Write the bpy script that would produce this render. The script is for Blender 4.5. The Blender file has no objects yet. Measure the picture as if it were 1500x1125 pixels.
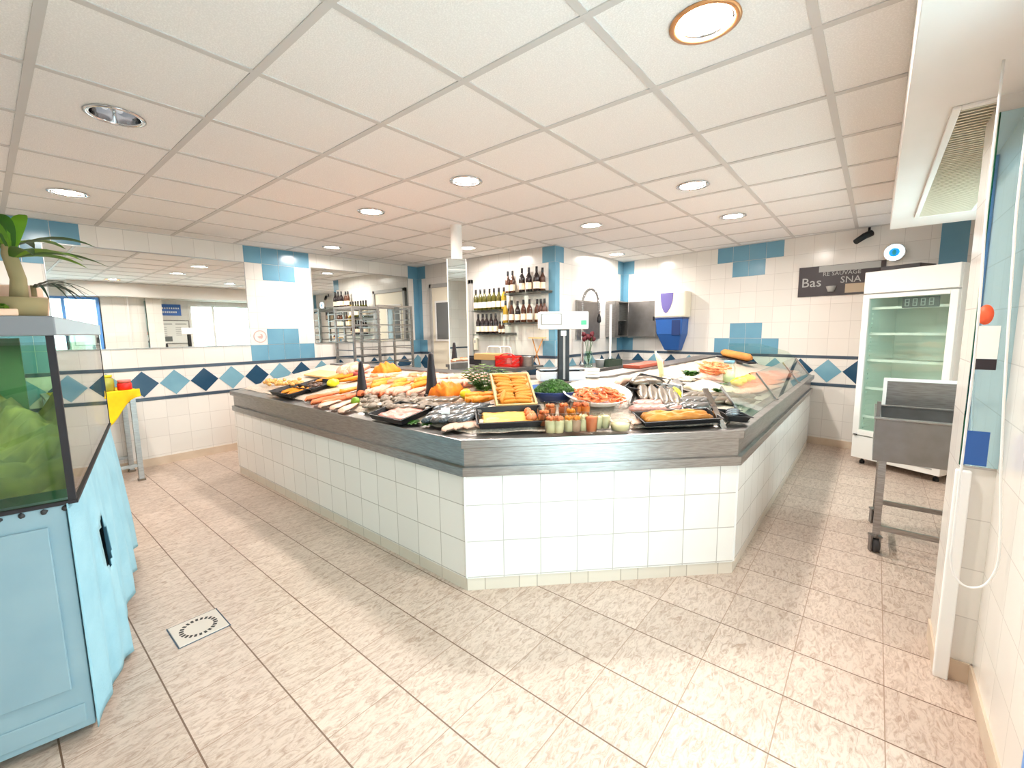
import bpy, bmesh, math, random
from mathutils import Vector, Matrix
random.seed(7)
PI = math.pi
sc = bpy.context.scene
COL = sc.collection

# ------------------------------------------------------------------ helpers
def lin(c):
    c = c / 255.0
    return c / 12.92 if c <= 0.04045 else ((c + 0.055) / 1.055) ** 2.4
def rgb(t):
    return (lin(t[0]), lin(t[1]), lin(t[2]), 1.0)

class MB:
    """collects shapes, then links them as ONE mesh object"""
    def __init__(s): s.v = []; s.f = []; s.m = []; s.uv = []; s.sm = []
    def add(s, vs, fs, m=0, uvs=None, smooth=False):
        b = len(s.v); s.v += [tuple(p) for p in vs]
        for i, f in enumerate(fs):
            s.f.append([b + k for k in f]); s.m.append(m); s.sm.append(smooth)
            s.uv.append(uvs[i] if uvs else None)
        return s
    def quad(s, a, b, c, d, m=0, uv=None):
        return s.add([a, b, c, d], [(0, 1, 2, 3)], m, [uv] if uv else None)
    def box(s, x0, y0, z0, x1, y1, z1, m=0):
        vs = [(x0,y0,z0),(x1,y0,z0),(x1,y1,z0),(x0,y1,z0),(x0,y0,z1),(x1,y0,z1),(x1,y1,z1),(x0,y1,z1)]
        return s.add(vs, [(0,3,2,1),(4,5,6,7),(0,1,5,4),(1,2,6,5),(2,3,7,6),(3,0,4,7)], m)
    def obox(s, c, u, v, w, hu, hv, hw, m=0):
        c = Vector(c); u = Vector(u).normalized()*hu; v = Vector(v).normalized()*hv; w = Vector(w).normalized()*hw
        P = [c+a*u+b*v+d*w for d in (-1,1) for a, b in ((-1,-1),(1,-1),(1,1),(-1,1))]
        return s.add(P, [(0,3,2,1),(4,5,6,7),(0,1,5,4),(1,2,6,5),(2,3,7,6),(3,0,4,7)], m)
    def prism(s, poly, z0, z1, m=0, cap=True):
        n = len(poly); vs = [(p[0],p[1],z0) for p in poly] + [(p[0],p[1],z1) for p in poly]
        fs = [(i,(i+1)%n,n+(i+1)%n,n+i) for i in range(n)]
        if cap: fs += [tuple(range(n-1,-1,-1)), tuple(range(n,2*n))]
        return s.add(vs, fs, m)
    def lathe(s, prof, n=20, c=(0,0,0), m=0, cap0=True, cap1=True, sx=1, sy=1, smooth=True):
        vs = []; fs = []
        for r, z in prof:
            for k in range(n):
                a = 2*PI*k/n; vs.append((c[0]+sx*r*math.cos(a), c[1]+sy*r*math.sin(a), c[2]+z))
        for i in range(len(prof)-1):
            for k in range(n):
                fs.append((i*n+k, i*n+(k+1)%n, (i+1)*n+(k+1)%n, (i+1)*n+k))
        s.add(vs, fs, m, smooth=smooth)
        b = len(s.v)-len(vs)
        if cap0: s.f.append([b+k for k in range(n-1,-1,-1)]); s.m.append(m); s.uv.append(None); s.sm.append(False)
        if cap1:
            q = b+(len(prof)-1)*n; s.f.append([q+k for k in range(n)]); s.m.append(m); s.uv.append(None); s.sm.append(False)
        return s
    def tube(s, path, r, n=8, m=0, closed=False):
        P = [Vector(p) for p in path]; rr = r if isinstance(r, (list,tuple)) else [r]*len(P)
        vs = []; fs = []; N = len(P); up = None
        for i in range(N):
            if closed: t = P[(i+1)%N]-P[i-1]
            else: t = P[min(i+1,N-1)]-P[max(i-1,0)]
            t = t.normalized() if t.length > 1e-9 else Vector((0,0,1))
            if up is None:
                up = Vector((0,0,1)) if abs(t.z) < .9 else Vector((1,0,0))
            a = t.cross(up)
            a = a.normalized() if a.length > 1e-6 else t.orthogonal().normalized()
            up = a.cross(t).normalized()
            for k in range(n):
                w = 2*PI*k/n; vs.append(P[i]+(a*math.cos(w)+up*math.sin(w))*rr[i])
        R = N if closed else N-1
        for i in range(R):
            j = (i+1)%N
            for k in range(n): fs.append((i*n+k,i*n+(k+1)%n,j*n+(k+1)%n,j*n+k))
        s.add(vs, fs, m, smooth=True)
        if not closed:
            b = len(s.v)-len(vs)
            for fc in ([b+k for k in range(n-1,-1,-1)], [b+(N-1)*n+k for k in range(n)]):
                s.f.append(fc); s.m.append(m); s.uv.append(None); s.sm.append(False)
        return s
    def ball(s, c, r, m=0, nu=10, nv=7, jit=0, sq=(1,1,1)):
        vs = []; fs = []
        for i in range(nv+1):
            th = PI*i/nv
            for k in range(nu):
                ph = 2*PI*k/nu; q = r*(1+random.uniform(-jit,jit))
                vs.append((c[0]+sq[0]*q*math.sin(th)*math.cos(ph), c[1]+sq[1]*q*math.sin(th)*math.sin(ph), c[2]+sq[2]*q*math.cos(th)))
        for i in range(nv):
            for k in range(nu): fs.append((i*nu+k,(i+1)*nu+k,(i+1)*nu+(k+1)%nu,i*nu+(k+1)%nu))
        return s.add(vs, fs, m, smooth=True)
    def mesh(s, name, mats):
        me = bpy.data.meshes.new(name); me.from_pydata(s.v, [], s.f)
        for k in (mats if isinstance(mats,(list,tuple)) else [mats]): me.materials.append(k)
        for i, p in enumerate(me.polygons):
            p.material_index = s.m[i]; p.use_smooth = s.sm[i]
        if any(u for u in s.uv):
            L = me.uv_layers.new(name='UVMap')
            for i, p in enumerate(me.polygons):
                if s.uv[i]:
                    for k, li in enumerate(p.loop_indices): L.data[li].uv = s.uv[i][k]
        me.update(); return me
    def build(s, name, mats, parent=None, bevel=0, loc=None):
        o = bpy.data.objects.new(name, s.mesh(name, mats)); COL.objects.link(o)
        if parent: o.parent = parent
        if loc: o.location = loc
        if bevel:
            b = o.modifiers.new('Bevel','BEVEL'); b.width = bevel; b.segments = 2; b.limit_method = 'ANGLE'; b.angle_limit = .7
        return o

def tag(o, label, cat, group=None, kind=None):
    o['label'] = label; o['category'] = cat
    if group: o['group'] = group
    if kind: o['kind'] = kind
    return o
def thing(name, label, cat, loc=(0,0,0), rz=0, group=None):
    o = bpy.data.objects.new(name, None); COL.objects.link(o); o.empty_display_size = .05
    o.location = loc; o.rotation_euler = (0,0,rz)
    return tag(o, label, cat, group)
def struct(o):
    o['kind'] = 'structure'; return o
def dup(o, parent=None):
    c = o.copy(); COL.objects.link(c)
    if parent: c.parent = parent
    for ch in o.children: dup(ch, c)
    return c

# ------------------------------------------------------------------ materials
def mat(name, c, rough=.5, metal=0, c2=None, ns=20, bump=0, bs=None, stretch=(1,1,1), emit=0, coat=0, spec=.5, detail=3, lo=.35, hi=.65, trans=0, sss=0):
    m = bpy.data.materials.new(name); m.use_nodes = True
    nt = m.node_tree; b = nt.nodes['Principled BSDF']
    b.inputs['Base Color'].default_value = rgb(c); b.inputs['Roughness'].default_value = rough
    b.inputs['Metallic'].default_value = metal; b.inputs['Specular IOR Level'].default_value = spec
    if coat: b.inputs['Coat Weight'].default_value = coat; b.inputs['Coat Roughness'].default_value = .08
    if trans: b.inputs['Transmission Weight'].default_value = trans
    if emit:
        b.inputs['Emission Color'].default_value = rgb(c); b.inputs['Emission Strength'].default_value = emit
    if c2 or bump:
        tc = nt.nodes.new('ShaderNodeTexCoord'); mp = nt.nodes.new('ShaderNodeMapping'); mp.inputs['Scale'].default_value = stretch
        nt.links.new(tc.outputs['Object'], mp.inputs['Vector'])
        n = nt.nodes.new('ShaderNodeTexNoise'); n.inputs['Scale'].default_value = ns; n.inputs['Detail'].default_value = detail
        nt.links.new(mp.outputs[0], n.inputs['Vector'])
        if c2:
            r = nt.nodes.new('ShaderNodeValToRGB'); r.color_ramp.elements[0].position = lo; r.color_ramp.elements[1].position = hi
            r.color_ramp.elements[0].color = rgb(c); r.color_ramp.elements[1].color = rgb(c2)
            nt.links.new(n.outputs['Fac'], r.inputs['Fac']); nt.links.new(r.outputs['Color'], b.inputs['Base Color'])
        if bump:
            n2 = n
            if bs:
                n2 = nt.nodes.new('ShaderNodeTexNoise'); n2.inputs['Scale'].default_value = bs; nt.links.new(mp.outputs[0], n2.inputs['Vector'])
            bp = nt.nodes.new('ShaderNodeBump'); bp.inputs['Strength'].default_value = bump; bp.inputs['Distance'].default_value = .01
            nt.links.new(n2.outputs['Fac'], bp.inputs['Height']); nt.links.new(bp.outputs['Normal'], b.inputs['Normal'])
    return m
def glass_mat(name, tint=(240,250,246), ior=1.45, rough=0.0):
    m = bpy.data.materials.new(name); m.use_nodes = True; nt = m.node_tree
    for n in list(nt.nodes):
        if n.type == 'BSDF_PRINCIPLED': nt.nodes.remove(n)
    out = [n for n in nt.nodes if n.type == 'OUTPUT_MATERIAL'][0]
    t = nt.nodes.new('ShaderNodeBsdfTransparent'); t.inputs['Color'].default_value = rgb(tint)
    g = nt.nodes.new('ShaderNodeBsdfGlossy'); g.inputs['Roughness'].default_value = rough
    ge = nt.nodes.new('ShaderNodeNewGeometry'); dt = nt.nodes.new('ShaderNodeVectorMath'); dt.operation = 'DOT_PRODUCT'
    nt.links.new(ge.outputs['Incoming'], dt.inputs[0]); nt.links.new(ge.outputs['Normal'], dt.inputs[1])
    def mt(op, a, b_):
        n = nt.nodes.new('ShaderNodeMath'); n.operation = op
        for k, q in enumerate((a, b_)):
            if isinstance(q, (int,float)): n.inputs[k].default_value = q
            else: nt.links.new(q, n.inputs[k])
        return n.outputs[0]
    r0 = ((ior-1)/(ior+1))**2
    pw = mt('POWER', mt('SUBTRACT', 1.0, mt('ABSOLUTE', dt.outputs['Value'], 0.0)), 5.0)
    fr = mt('ADD', mt('MULTIPLY', pw, 1-r0), r0)
    x = nt.nodes.new('ShaderNodeMixShader')
    nt.links.new(fr, x.inputs[0]); nt.links.new(t.outputs[0], x.inputs[1]); nt.links.new(g.outputs[0], x.inputs[2])
    nt.links.new(x.outputs[0], out.inputs['Surface']); return m
def tile_mat(name, c, grout, size=.2, g=.004, rough=.18, src='UV', off=(0,0), c2=None, sizey=None, gx=None, gy=None, groutx=None, stone=False):
    m = bpy.data.materials.new(name); m.use_nodes = True; nt = m.node_tree; L = nt.links
    b = nt.nodes['Principled BSDF']; b.inputs['Roughness'].default_value = rough
    tc = nt.nodes.new('ShaderNodeTexCoord'); sp = nt.nodes.new('ShaderNodeSeparateXYZ'); L.new(tc.outputs[src], sp.inputs[0])
    def mth(op, a, bb=None):
        n = nt.nodes.new('ShaderNodeMath'); n.operation = op
        for i, q in enumerate((a, bb)):
            if q is None: continue
            if isinstance(q, (int,float)): n.inputs[i].default_value = q
            else: L.new(q, n.inputs[i])
        return n.outputs[0]
    masks = []; cells = []
    for ax, o, gg in ((0, off[0], gx or g), (1, off[1], gy or g)):
        q = mth('DIVIDE', mth('SUBTRACT', sp.outputs[ax], o), size)
        cells.append(mth('FLOOR', q)); fr = mth('ABSOLUTE', mth('SUBTRACT', mth('FRACT', q), .5))
        masks.append(mth('GREATER_THAN', fr, .5-gg/(2*size)))
    comb = nt.nodes.new('ShaderNodeCombineXYZ'); L.new(cells[0], comb.inputs[0]); L.new(cells[1], comb.inputs[1])
    wn = nt.nodes.new('ShaderNodeTexWhiteNoise'); wn.noise_dimensions = '2D'; L.new(comb.outputs[0], wn.inputs['Vector'])
    mx = nt.nodes.new('ShaderNodeMixRGB'); mx.inputs[1].default_value = rgb(c); mx.inputs[2].default_value = rgb(c2 or tuple(max(0,k-7) for k in c))
    L.new(wn.outputs['Value'], mx.inputs[0]); colr = mx.outputs[0]
    if stone:
        mp = nt.nodes.new('ShaderNodeMapping'); mp.inputs['Scale'].default_value = (1,2.6,1); mp.inputs['Rotation'].default_value = (0,0,.5)
        ad = nt.nodes.new('ShaderNodeVectorMath'); ad.operation = 'MULTIPLY_ADD'; ad.inputs[1].default_value = (3.7,5.1,2)
        L.new(comb.outputs[0], ad.inputs[0]); L.new(tc.outputs[src], ad.inputs[2]); L.new(ad.outputs[0], mp.inputs[0])
        n = nt.nodes.new('ShaderNodeTexNoise'); n.inputs['Scale'].default_value = 17; n.inputs['Detail'].default_value = 8; n.inputs['Roughness'].default_value = .68; n.inputs['Distortion'].default_value = 1.4
        L.new(mp.outputs[0], n.inputs['Vector'])
        r = nt.nodes.new('ShaderNodeValToRGB'); r.color_ramp.elements[0].position = .34; r.color_ramp.elements[1].position = .56
        r.color_ramp.elements[0].color = rgb(stone); r.color_ramp.elements[1].color = (1,1,1,1)
        L.new(n.outputs['Fac'], r.inputs[0])
        ml = nt.nodes.new('ShaderNodeMixRGB'); ml.blend_type = 'MULTIPLY'; ml.inputs[0].default_value = 1
        L.new(colr, ml.inputs[1]); L.new(r.outputs[0], ml.inputs[2]); colr = ml.outputs[0]
        bp = nt.nodes.new('ShaderNodeBump'); bp.inputs['Strength'].default_value = .5; bp.inputs['Distance'].default_value = .004
        L.new(n.outputs['Fac'], bp.inputs['Height']); L.new(bp.outputs[0], b.inputs['Normal'])
    for k, gc in ((1, grout), (0, groutx or grout)):
        g2 = nt.nodes.new('ShaderNodeMixRGB'); L.new(masks[k], g2.inputs[0]); L.new(colr, g2.inputs[1]); g2.inputs[2].default_value = rgb(gc); colr = g2.outputs[0]
    L.new(colr, b.inputs['Base Color']); return m

M = {}
M['wtile'] = tile_mat('white_glazed_tile', (232,228,222), (205,200,194), g=.004)
M['ctile'] = tile_mat('counter_glazed_tile', (238,236,232), (186,182,176), g=.005, size=.2035)
M['floor'] = tile_mat('stone_floor_tile', (208,190,176), (156,130,112), size=.3, gx=.0055, gy=.0035, rough=.34, src='Object', off=(1.232,.781), c2=(198,180,166), groutx=(112,86,68), stone=(206,194,186))
M['blue'] = mat('pale_blue_tile', (110,160,184), .2, c2=(102,152,178), ns=3)
M['teal'] = mat('light_blue_diamond', (126,172,190), .2, c2=(112,160,180), ns=4)
M['navy'] = mat('navy_diamond', (34,70,98), .2, c2=(42,80,108), ns=4)
M['strip'] = mat('slate_blue_strip', (62,78,94), .25, c2=(72,88,104), ns=6)
M['skirt'] = mat('beige_skirting', (214,196,176), .4, c2=(202,182,160), ns=6)
M['paint'] = mat('white_paint', (232,228,224), .6, c2=(228,224,219), ns=3)
M['ceil'] = mat('mineral_ceiling_tile', (247,246,245), .9, c2=(236,235,234), ns=160, bump=.25, detail=2, lo=.3, hi=.55)
M['tbar'] = mat('ceiling_grid_metal', (204,202,200), .6)
M['mirror'] = mat('mirror_silver', (236,240,238), .012, 1)
M['steel'] = mat('brushed_steel', (172,170,168), .33, 1, c2=(152,149,146), ns=14, stretch=(1,1,12))
M['steel2'] = mat('satin_steel', (150,147,146), .42, 1, c2=(140,137,135), ns=9)
M['chrome'] = mat('chrome', (210,210,212), .1, 1)
M['white'] = mat('white_enamel', (238,236,232), .35)
M['whitep'] = mat('white_plastic', (240,240,238), .4)
M['black'] = mat('black_plastic', (16,16,19), .45)
M['blackm'] = mat('matte_black', (32,28,34), .55)
M['rubber'] = mat('grey_rubber', (58,56,58), .6)
M['glass'] = glass_mat('clear_glass')
M['gglass'] = glass_mat('greenish_glass', (242,250,246))
M['guard'] = glass_mat('guard_glass', (246,252,249), 1.28)
M['plastic'] = glass_mat('clear_plastic', (244,244,240), 1.4, .05)
M['tint'] = glass_mat('tank_water', (222,238,220), 1.02)
M['grey'] = mat('grey_paint', (170,168,164), .5)
M['cream'] = mat('cream_plastic', (236,228,208), .4)
M['bluep'] = mat('blue_plastic', (42,92,164), .35)
M['dblue'] = mat('dark_blue_plastic', (28,52,104), .35)
M['violet'] = mat('violet_plastic', (108,100,164), .35)
M['cloth'] = mat('light_blue_cloth', (150,194,210), .85, c2=(138,184,202), ns=7, bump=.15, bs=90)
M['bpanel'] = mat('pale_blue_panel', (146,174,186), .6, c2=(136,166,180), ns=5)
M['yellow'] = mat('yellow_cloth', (248,212,10), .8, c2=(236,192,6), ns=8)
M['red'] = mat('red_plastic', (214,34,26), .4)
M['wood'] = mat('pale_wood', (228,196,136), .5, c2=(214,178,116), ns=12, stretch=(1,8,1))
M['beige'] = mat('beige_block', (196,160,104), .5)
M['brownboard'] = mat('reddish_chopping_board', (166,74,52), .5)
M['ice'] = mat('crushed_ice', (214,200,184), .3, c2=(186,172,156), ns=60, bump=.6, bs=90)
M['sign'] = mat('sign_dark', (44,36,40), .4)
M['paper'] = mat('white_paper', (238,238,234), .7)
M['signgrey'] = mat('sign_grey_print', (176,178,176), .5)
M['signbeige'] = mat('sign_beige_print', (176,160,136), .5)
M['emblue'] = mat('sign_blue_face', (20,130,205), .4, emit=.6)
M['emwhite'] = mat('sign_lit_ring', (215,240,255), .4, emit=5)
M['lampw'] = mat('lamp_diffuser', (255,240,222), .4, emit=14)
M['pane_dark'] = mat('dark_window_pane', (110,112,112), .1)
M['terracotta'] = mat('peach_planter', (236,196,170), .6)
M['leaf'] = mat('plant_leaf', (58,98,24), .45, c2=(34,70,22), ns=7)
M['leafl'] = mat('plant_leaf_light', (110,150,30), .45, c2=(66,112,26), ns=7)
M['leafd'] = mat('plant_leaf_dark', (40,62,44), .45)
M['bark'] = mat('plant_stem', (150,134,96), .8)
M['algae'] = mat('algae_backing', (132,154,134), .7, c2=(96,122,106), ns=3, detail=5)
M['moss'] = mat('mossy_gravel', (116,110,58), .85, c2=(72,76,46), ns=9, bump=.6)
# food
M['pink'] = mat('pale_pink_fish_flesh', (222,152,126), .45, c2=(238,188,164), ns=2.2, stretch=(2,7,2), coat=.06, spec=.3)
M['salmon'] = mat('salmon_flesh', (228,104,58), .45, c2=(238,142,98), ns=2.4, stretch=(2,8,2), coat=.06, spec=.3)
M['haddock'] = mat('orange_smoked_flesh', (226,124,18), .45, c2=(238,156,48), ns=3, stretch=(2,7,2), coat=.06, spec=.3)
M['whitef'] = mat('white_fish_flesh', (226,190,166), .45, c2=(216,168,146), ns=2, stretch=(2,6,2), coat=.06, spec=.3)
M['tuna'] = mat('dark_red_flesh', (120,34,32), .45, c2=(150,52,44), ns=4, coat=.06, spec=.3)
M['silver'] = mat('silver_fish_skin', (118,114,110), .28, .35, c2=(58,60,62), ns=3, stretch=(1,5,1), coat=.4)
M['brownf'] = mat('brown_fish_skin', (80,66,54), .35, .1, c2=(120,106,88), ns=4, coat=.3)
M['mackerel'] = mat('blue_grey_fish_skin', (54,66,76), .28, .3, c2=(120,124,126), ns=4, stretch=(4,1,1), coat=.4)
M['shell'] = mat('grey_oyster_shell', (112,98,84), .55, c2=(160,146,130), ns=2.4, bump=.6)
M['shellw'] = mat('pearly_shell', (204,192,176), .35, c2=(140,126,110), ns=2.5)
M['golden'] = mat('golden_shellfish', (206,150,72), .45, c2=(228,182,112), ns=3)
M['mussel'] = mat('dark_shellfish', (58,36,34), .35, c2=(120,84,52), ns=3)
M['shrimp'] = mat('cooked_shrimp', (222,110,56), .4, c2=(232,152,100), ns=5, stretch=(6,1,1))
M['orange'] = mat('bright_orange_carrot', (250,136,8), .6, c2=(244,118,4), ns=30)
M['lemon'] = mat('lemon_skin', (238,216,34), .4, c2=(226,200,20), ns=30)
M['lemony'] = mat('bright_yellow_wrap', (244,240,40), .4)
M['lime'] = mat('green_lime', (120,160,36), .4)
M['herb'] = mat('green_herb', (58,108,24), .6, c2=(32,74,18), ns=20)
M['fern'] = mat('fern_leaf', (62,104,34), .5, c2=(96,130,50), ns=8)
M['fried'] = mat('golden_breading', (222,142,22), .6, c2=(196,112,14), ns=9, bump=.5)
M['pie'] = mat('golden_pie_crust', (204,140,50), .5, c2=(160,98,32), ns=6, bump=.4)
M['spread'] = mat('yellow_fish_gratin', (234,186,90), .45, c2=(222,160,70), ns=9, bump=.3)
M['creamf'] = mat('cream_sauce', (246,232,190), .4)
M['rose'] = mat('pink_shrimp_mix', (204,120,106), .4, c2=(226,164,150), ns=14, bump=.6)
M['bread'] = mat('bread_crust', (206,146,72), .6, c2=(176,112,50), ns=8)
M['gbottle'] = mat('green_bottle_glass', (66,66,20), .12, c2=(84,80,24), ns=3, coat=.5)
M['ybottle'] = mat('golden_bottle_glass', (176,140,40), .12, coat=.5)
M['dbottle'] = mat('dark_bottle_glass', (34,22,24), .12, coat=.5)
M['bbottle'] = mat('brown_bottle_glass', (78,44,28), .12, coat=.5)
M['capsule'] = mat('bottle_capsule', (30,24,26), .3)
M['label'] = mat('cream_label', (244,226,202), .6)
M['flower'] = mat('dark_red_petal', (92,16,30), .6)
M['signblue'] = mat('blue_sign_face', (44,100,180), .4)

# ------------------------------------------------------------------ camera and the rays of its pixels
F, PIT, ROLL, YAW, H = 640.76, .1220, -.0125, .6920, 1.41
hv = Vector((math.cos(YAW), math.sin(YAW), 0)); rv = Vector((math.sin(YAW), -math.cos(YAW), 0)); zv = Vector((0,0,1))
FW = hv*math.cos(PIT)-zv*math.sin(PIT); UP0 = hv*math.sin(PIT)+zv*math.cos(PIT)
RT = rv*math.cos(ROLL)+UP0*math.sin(ROLL); UP = -rv*math.sin(ROLL)+UP0*math.cos(ROLL)
EYE = Vector((0,0,H))
cd = bpy.data.cameras.new('camera'); cam = bpy.data.objects.new('camera', cd); COL.objects.link(cam)
cd.sensor_width = 36; cd.lens = 36*F/1500; cd.clip_start = .02
mw = Matrix.Identity(4)
for i in range(3): mw[i][0] = RT[i]; mw[i][1] = UP[i]; mw[i][2] = -FW[i]; mw[i][3] = EYE[i]
cam.matrix_world = mw; sc.camera = cam
def ray(x, y): return FW+RT*((x-750)/F)-UP*((y-562.5)/F)
def atx(x, y, X): d = ray(x,y); return EYE+d*(X/d.x)
def aty(x, y, Y): d = ray(x,y); return EYE+d*(Y/d.y)
def atz(x, y, z): d = ray(x,y); return EYE+d*((z-H)/d.z)

# ------------------------------------------------------------------ the room
HC = 2.476
YL, XM, YB = 5.95, 4.75, 3.2           # left wall, middle wall, back wall
WX, WY, FY = -.75, -.85, -.38          # west wall, front wall, door jamb plane
RA = Vector((6.71, YB, 0)); RB = Vector((6.13, WY, 0))   # right wall runs from RA to RB
rd = (RB-RA).normalized(); rlen = (RB-RA).length
rn = Vector((rd.y, -rd.x, 0))          # into the room
if rn.x > 0: rn = -rn
def rw(s, z, o=0): p = RA+rd*s+rn*o; return (p.x,p.y,z)

def wall_quads(mb, A, B, ins, z0=0, z1=HC, u0=0, skirt=True, border=True, border_from=0, border_to=None, dark_at=None, z_open=None):
    """tiled wall from A to B (plan), ins = unit vector into the room. slots: 0 tile 1 blue 2 teal 3 navy 4 strip 5 skirting"""
    A = Vector(A); B = Vector(B); L = (B-A).length; d = (B-A)/L
    def P(u, z, o=0): p = A+d*u+ins*o; return (p.x,p.y,z)
    if border:
        for za, zb, zo in ((z0,.71,.11),(.71,1.07,5.55),(1.07,z1,1.07)):
            mb.quad(P(0,za),P(L,za),P(L,zb),P(0,zb),0,[(u0,za-zo),(u0+L,za-zo),(u0+L,zb-zo),(u0,zb-zo)])
        for za, zb in ((.71,.745),(1.035,1.07)):
            slab(mb, P, border_from, border_to or L, za, zb, .004, 4)
        if dark_at is not None:
            k = math.floor((border_from-dark_at)/.28)
            c = dark_at+k*.28
            while c < (border_to or L)-.02:
                if c > border_from+.02:
                    h = .137; zc = .89; a, b2 = max(c-.137, border_from), min(c+.137, border_to or L)
                    pts = [(c,zc-h),(min(c+h,b2),zc-(h-(min(c+h,b2)-c))),(min(c+h,b2),zc+(h-(min(c+h,b2)-c))),(c,zc+h),(max(c-h,a),zc+(h-(c-max(c-h,a)))),(max(c-h,a),zc-(h-(c-max(c-h,a))))]
                    mb.add([P(u,z,.003) for u, z in pts], [tuple(range(6))], 3 if k % 2 == 0 else 2)
                k += 1; c = dark_at+k*.28
    else:
        mb.quad(P(0,z0),P(L,z0),P(L,z1),P(0,z1),0,[(u0,z0-.07),(u0+L,z0-.07),(u0+L,z1-.07),(u0,z1-.07)])
    if skirt: slab(mb, P, 0, L, 0, .085, .008, 5)
    return P, L
def slab(mb, P, u0, u1, z0, z1, t, m):
    a = [P(u0,z0,t),P(u1,z0,t),P(u1,z1,t),P(u0,z1,t)]; b = [P(u0,z0,0),P(u1,z0,0),P(u1,z1,0),P(u0,z1,0)]
    mb.add(a+b, [(0,1,2,3),(0,4,5,1),(3,2,6,7),(0,3,7,4),(1,5,6,2)], m)
def tiles(mb, P, cells, m=1):
    for u, z in cells:
        slab(mb, P, u+.002, u+.198, z+.002, z+.198, .003, m)
WM = [M['wtile'], M['blue'], M['teal'], M['navy'], M['strip'], M['skirt']]

# wall_left (behind tank, mirrors and rack)
mb = MB(); P, L = wall_quads(mb, (WX,YL,0), (XM,YL,0), Vector((0,-1,0)), u0=.02, dark_at=1.05-WX)
for X0, tops in ((2.125,1),(-.09,1)):
    u = X0-WX
    tiles(mb, P, [(u,2.27),(u+.2,2.27),(u+.4,2.27),(u+.6,2.27),(u+.2,2.07),(u+.4,2.07)])
    tiles(mb, P, [(u,1.07),(u+.2,1.07),(u+.4,1.07),(u+.6,1.07),(u+.2,1.27),(u+.4,1.27)])
u = XM-WX
tiles(mb, P, [(u-.2,2.27),(u-.2,1.07)])
slab(mb, P, u-.1, u, 1.27, 2.27, .003, 1)
struct(mb.build('wall_left', WM))
# wall_middle
mb = MB(); P, L = wall_quads(mb, (XM,YL,0), (XM,YB,0), Vector((-1,0,0)), dark_at=.14)
tiles(mb, P, [(0,2.27),(0,1.07),(L-.2,2.27),(L-.2,1.07)])
slab(mb, P, 0, .1, 1.27, 2.27, .003, 1); slab(mb, P, L-.1, L, 1.27, 2.27, .003, 1)
struct(mb.build('wall_middle', WM))
# wall_back
mb = MB(); P, L = wall_quads(mb, (XM,YB,0), (RA.x,YB,0), Vector((0,-1,0)), dark_at=.14)
tiles(mb, P, [(0,2.27),(0,1.07),(L-.2,2.27),(L-.2,1.07)])
slab(mb, P, 0, .1, 1.27, 2.27, .003, 1); slab(mb, P, L-.1, L, 1.27, 2.27, .003, 1)
struct(mb.build('wall_back', WM))
# wall_right
mb = MB(); P, L = wall_quads(mb, RA, RB, rn, dark_at=.30)
tiles(mb, P, [(0,2.27),(0,1.07)]); slab(mb, P, 0, .1, 1.27, 2.27, .003, 1)
u = 1.49
tiles(mb, P, [(u+.2*k,2.27) for k in range(4)]+[(u+.2,2.07),(u+.4,2.07)]+[(u+.2*k,1.07) for k in range(4)]+[(u+.2,1.27),(u+.4,1.27)])
slab(mb, P, L-.42, L-.22, .1, 2.47, .003, 1)
struct(mb.build('wall_right', WM))
# wall_west, wall_front with openings
mb = MB(); wall_quads(mb, (WX,WY,0), (WX,YL,0), Vector((1,0,0)))
struct(mb.build('wall_west', WM))
DX0, DX1, DZ = .30, 1.62, 2.18        # entrance opening in the front wall
mb = MB()
wall_quads(mb, (WX,FY,0), (DX0,FY,0), Vector((0,1,0)), border=False)
wall_quads(mb, (DX1,FY,0), (2.35,FY,0), Vector((0,1,0)), border=False)
mb.box(DX0, FY-.05, DZ, DX1, FY, HC, 0)
mb.box(WX, WY, 0, WX+.02, FY, HC, 0)
mb.box(DX0-.02, WY, 0, DX0, FY, DZ, 0); mb.box(DX1, WY, 0, DX1+.02, FY, DZ, 0)
wall_quads(mb, (2.62,WY,0), (3.25,WY,0), Vector((0,1,0)), border=False)
wall_quads(mb, (4.7,WY,0), (RB.x,WY,0), Vector((0,1,0)), border=False)
wall_quads(mb, (3.25,WY,0), (4.7,WY,0), Vector((0,1,0)), z1=.9, border=False)
mb.box(3.25, WY-.02, 2.12, 4.7, WY, HC, 0)
struct(mb.build('wall_front', WM))
# the tiled column beside the entrance
mb = MB()
cz = [(2.35,WY),(2.35,-.28),(2.62,-.28),(2.62,WY)]
for (a, b) in ((cz[1],cz[0]),(cz[2],cz[1]),(cz[3],cz[2])):
    d = (Vector((*b,0))-Vector((*a,0))); nrm = Vector((d.y,-d.x,0)).normalized()
    ctr = Vector((2.48,-.56,0))
    if nrm.dot(Vector((*a,0))-ctr) < 0: nrm = -nrm
    PP, LL = wall_quads(mb, (*a,0), (*b,0), nrm, border=False, u0=.05)
    if a == cz[1]: slab(mb, PP, 0, LL, 1.07, 1.27, .003, 2)
struct(mb.build('column', WM))
o = MB().box(2.32,-.315,.0,2.352,-.272,.86).build('trim_1', [M['whitep']], bevel=.004); struct(o)

# floor, outdoor ground
struct(MB().quad((WX,WY,0),(RA.x+.1,WY,0),(RA.x+.1,YL,0),(WX,YL,0)).build('floor', [M['floor']]))
M['pave'] = mat('pavement', (236,236,236), .9, c2=(226,226,226), ns=6)
struct(MB().quad((-9,-12,-.06),(14,-12,-.06),(14,WY-.001,-.06),(-9,WY-.001,-.06)).build('ground', [M['pave']]))

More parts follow.
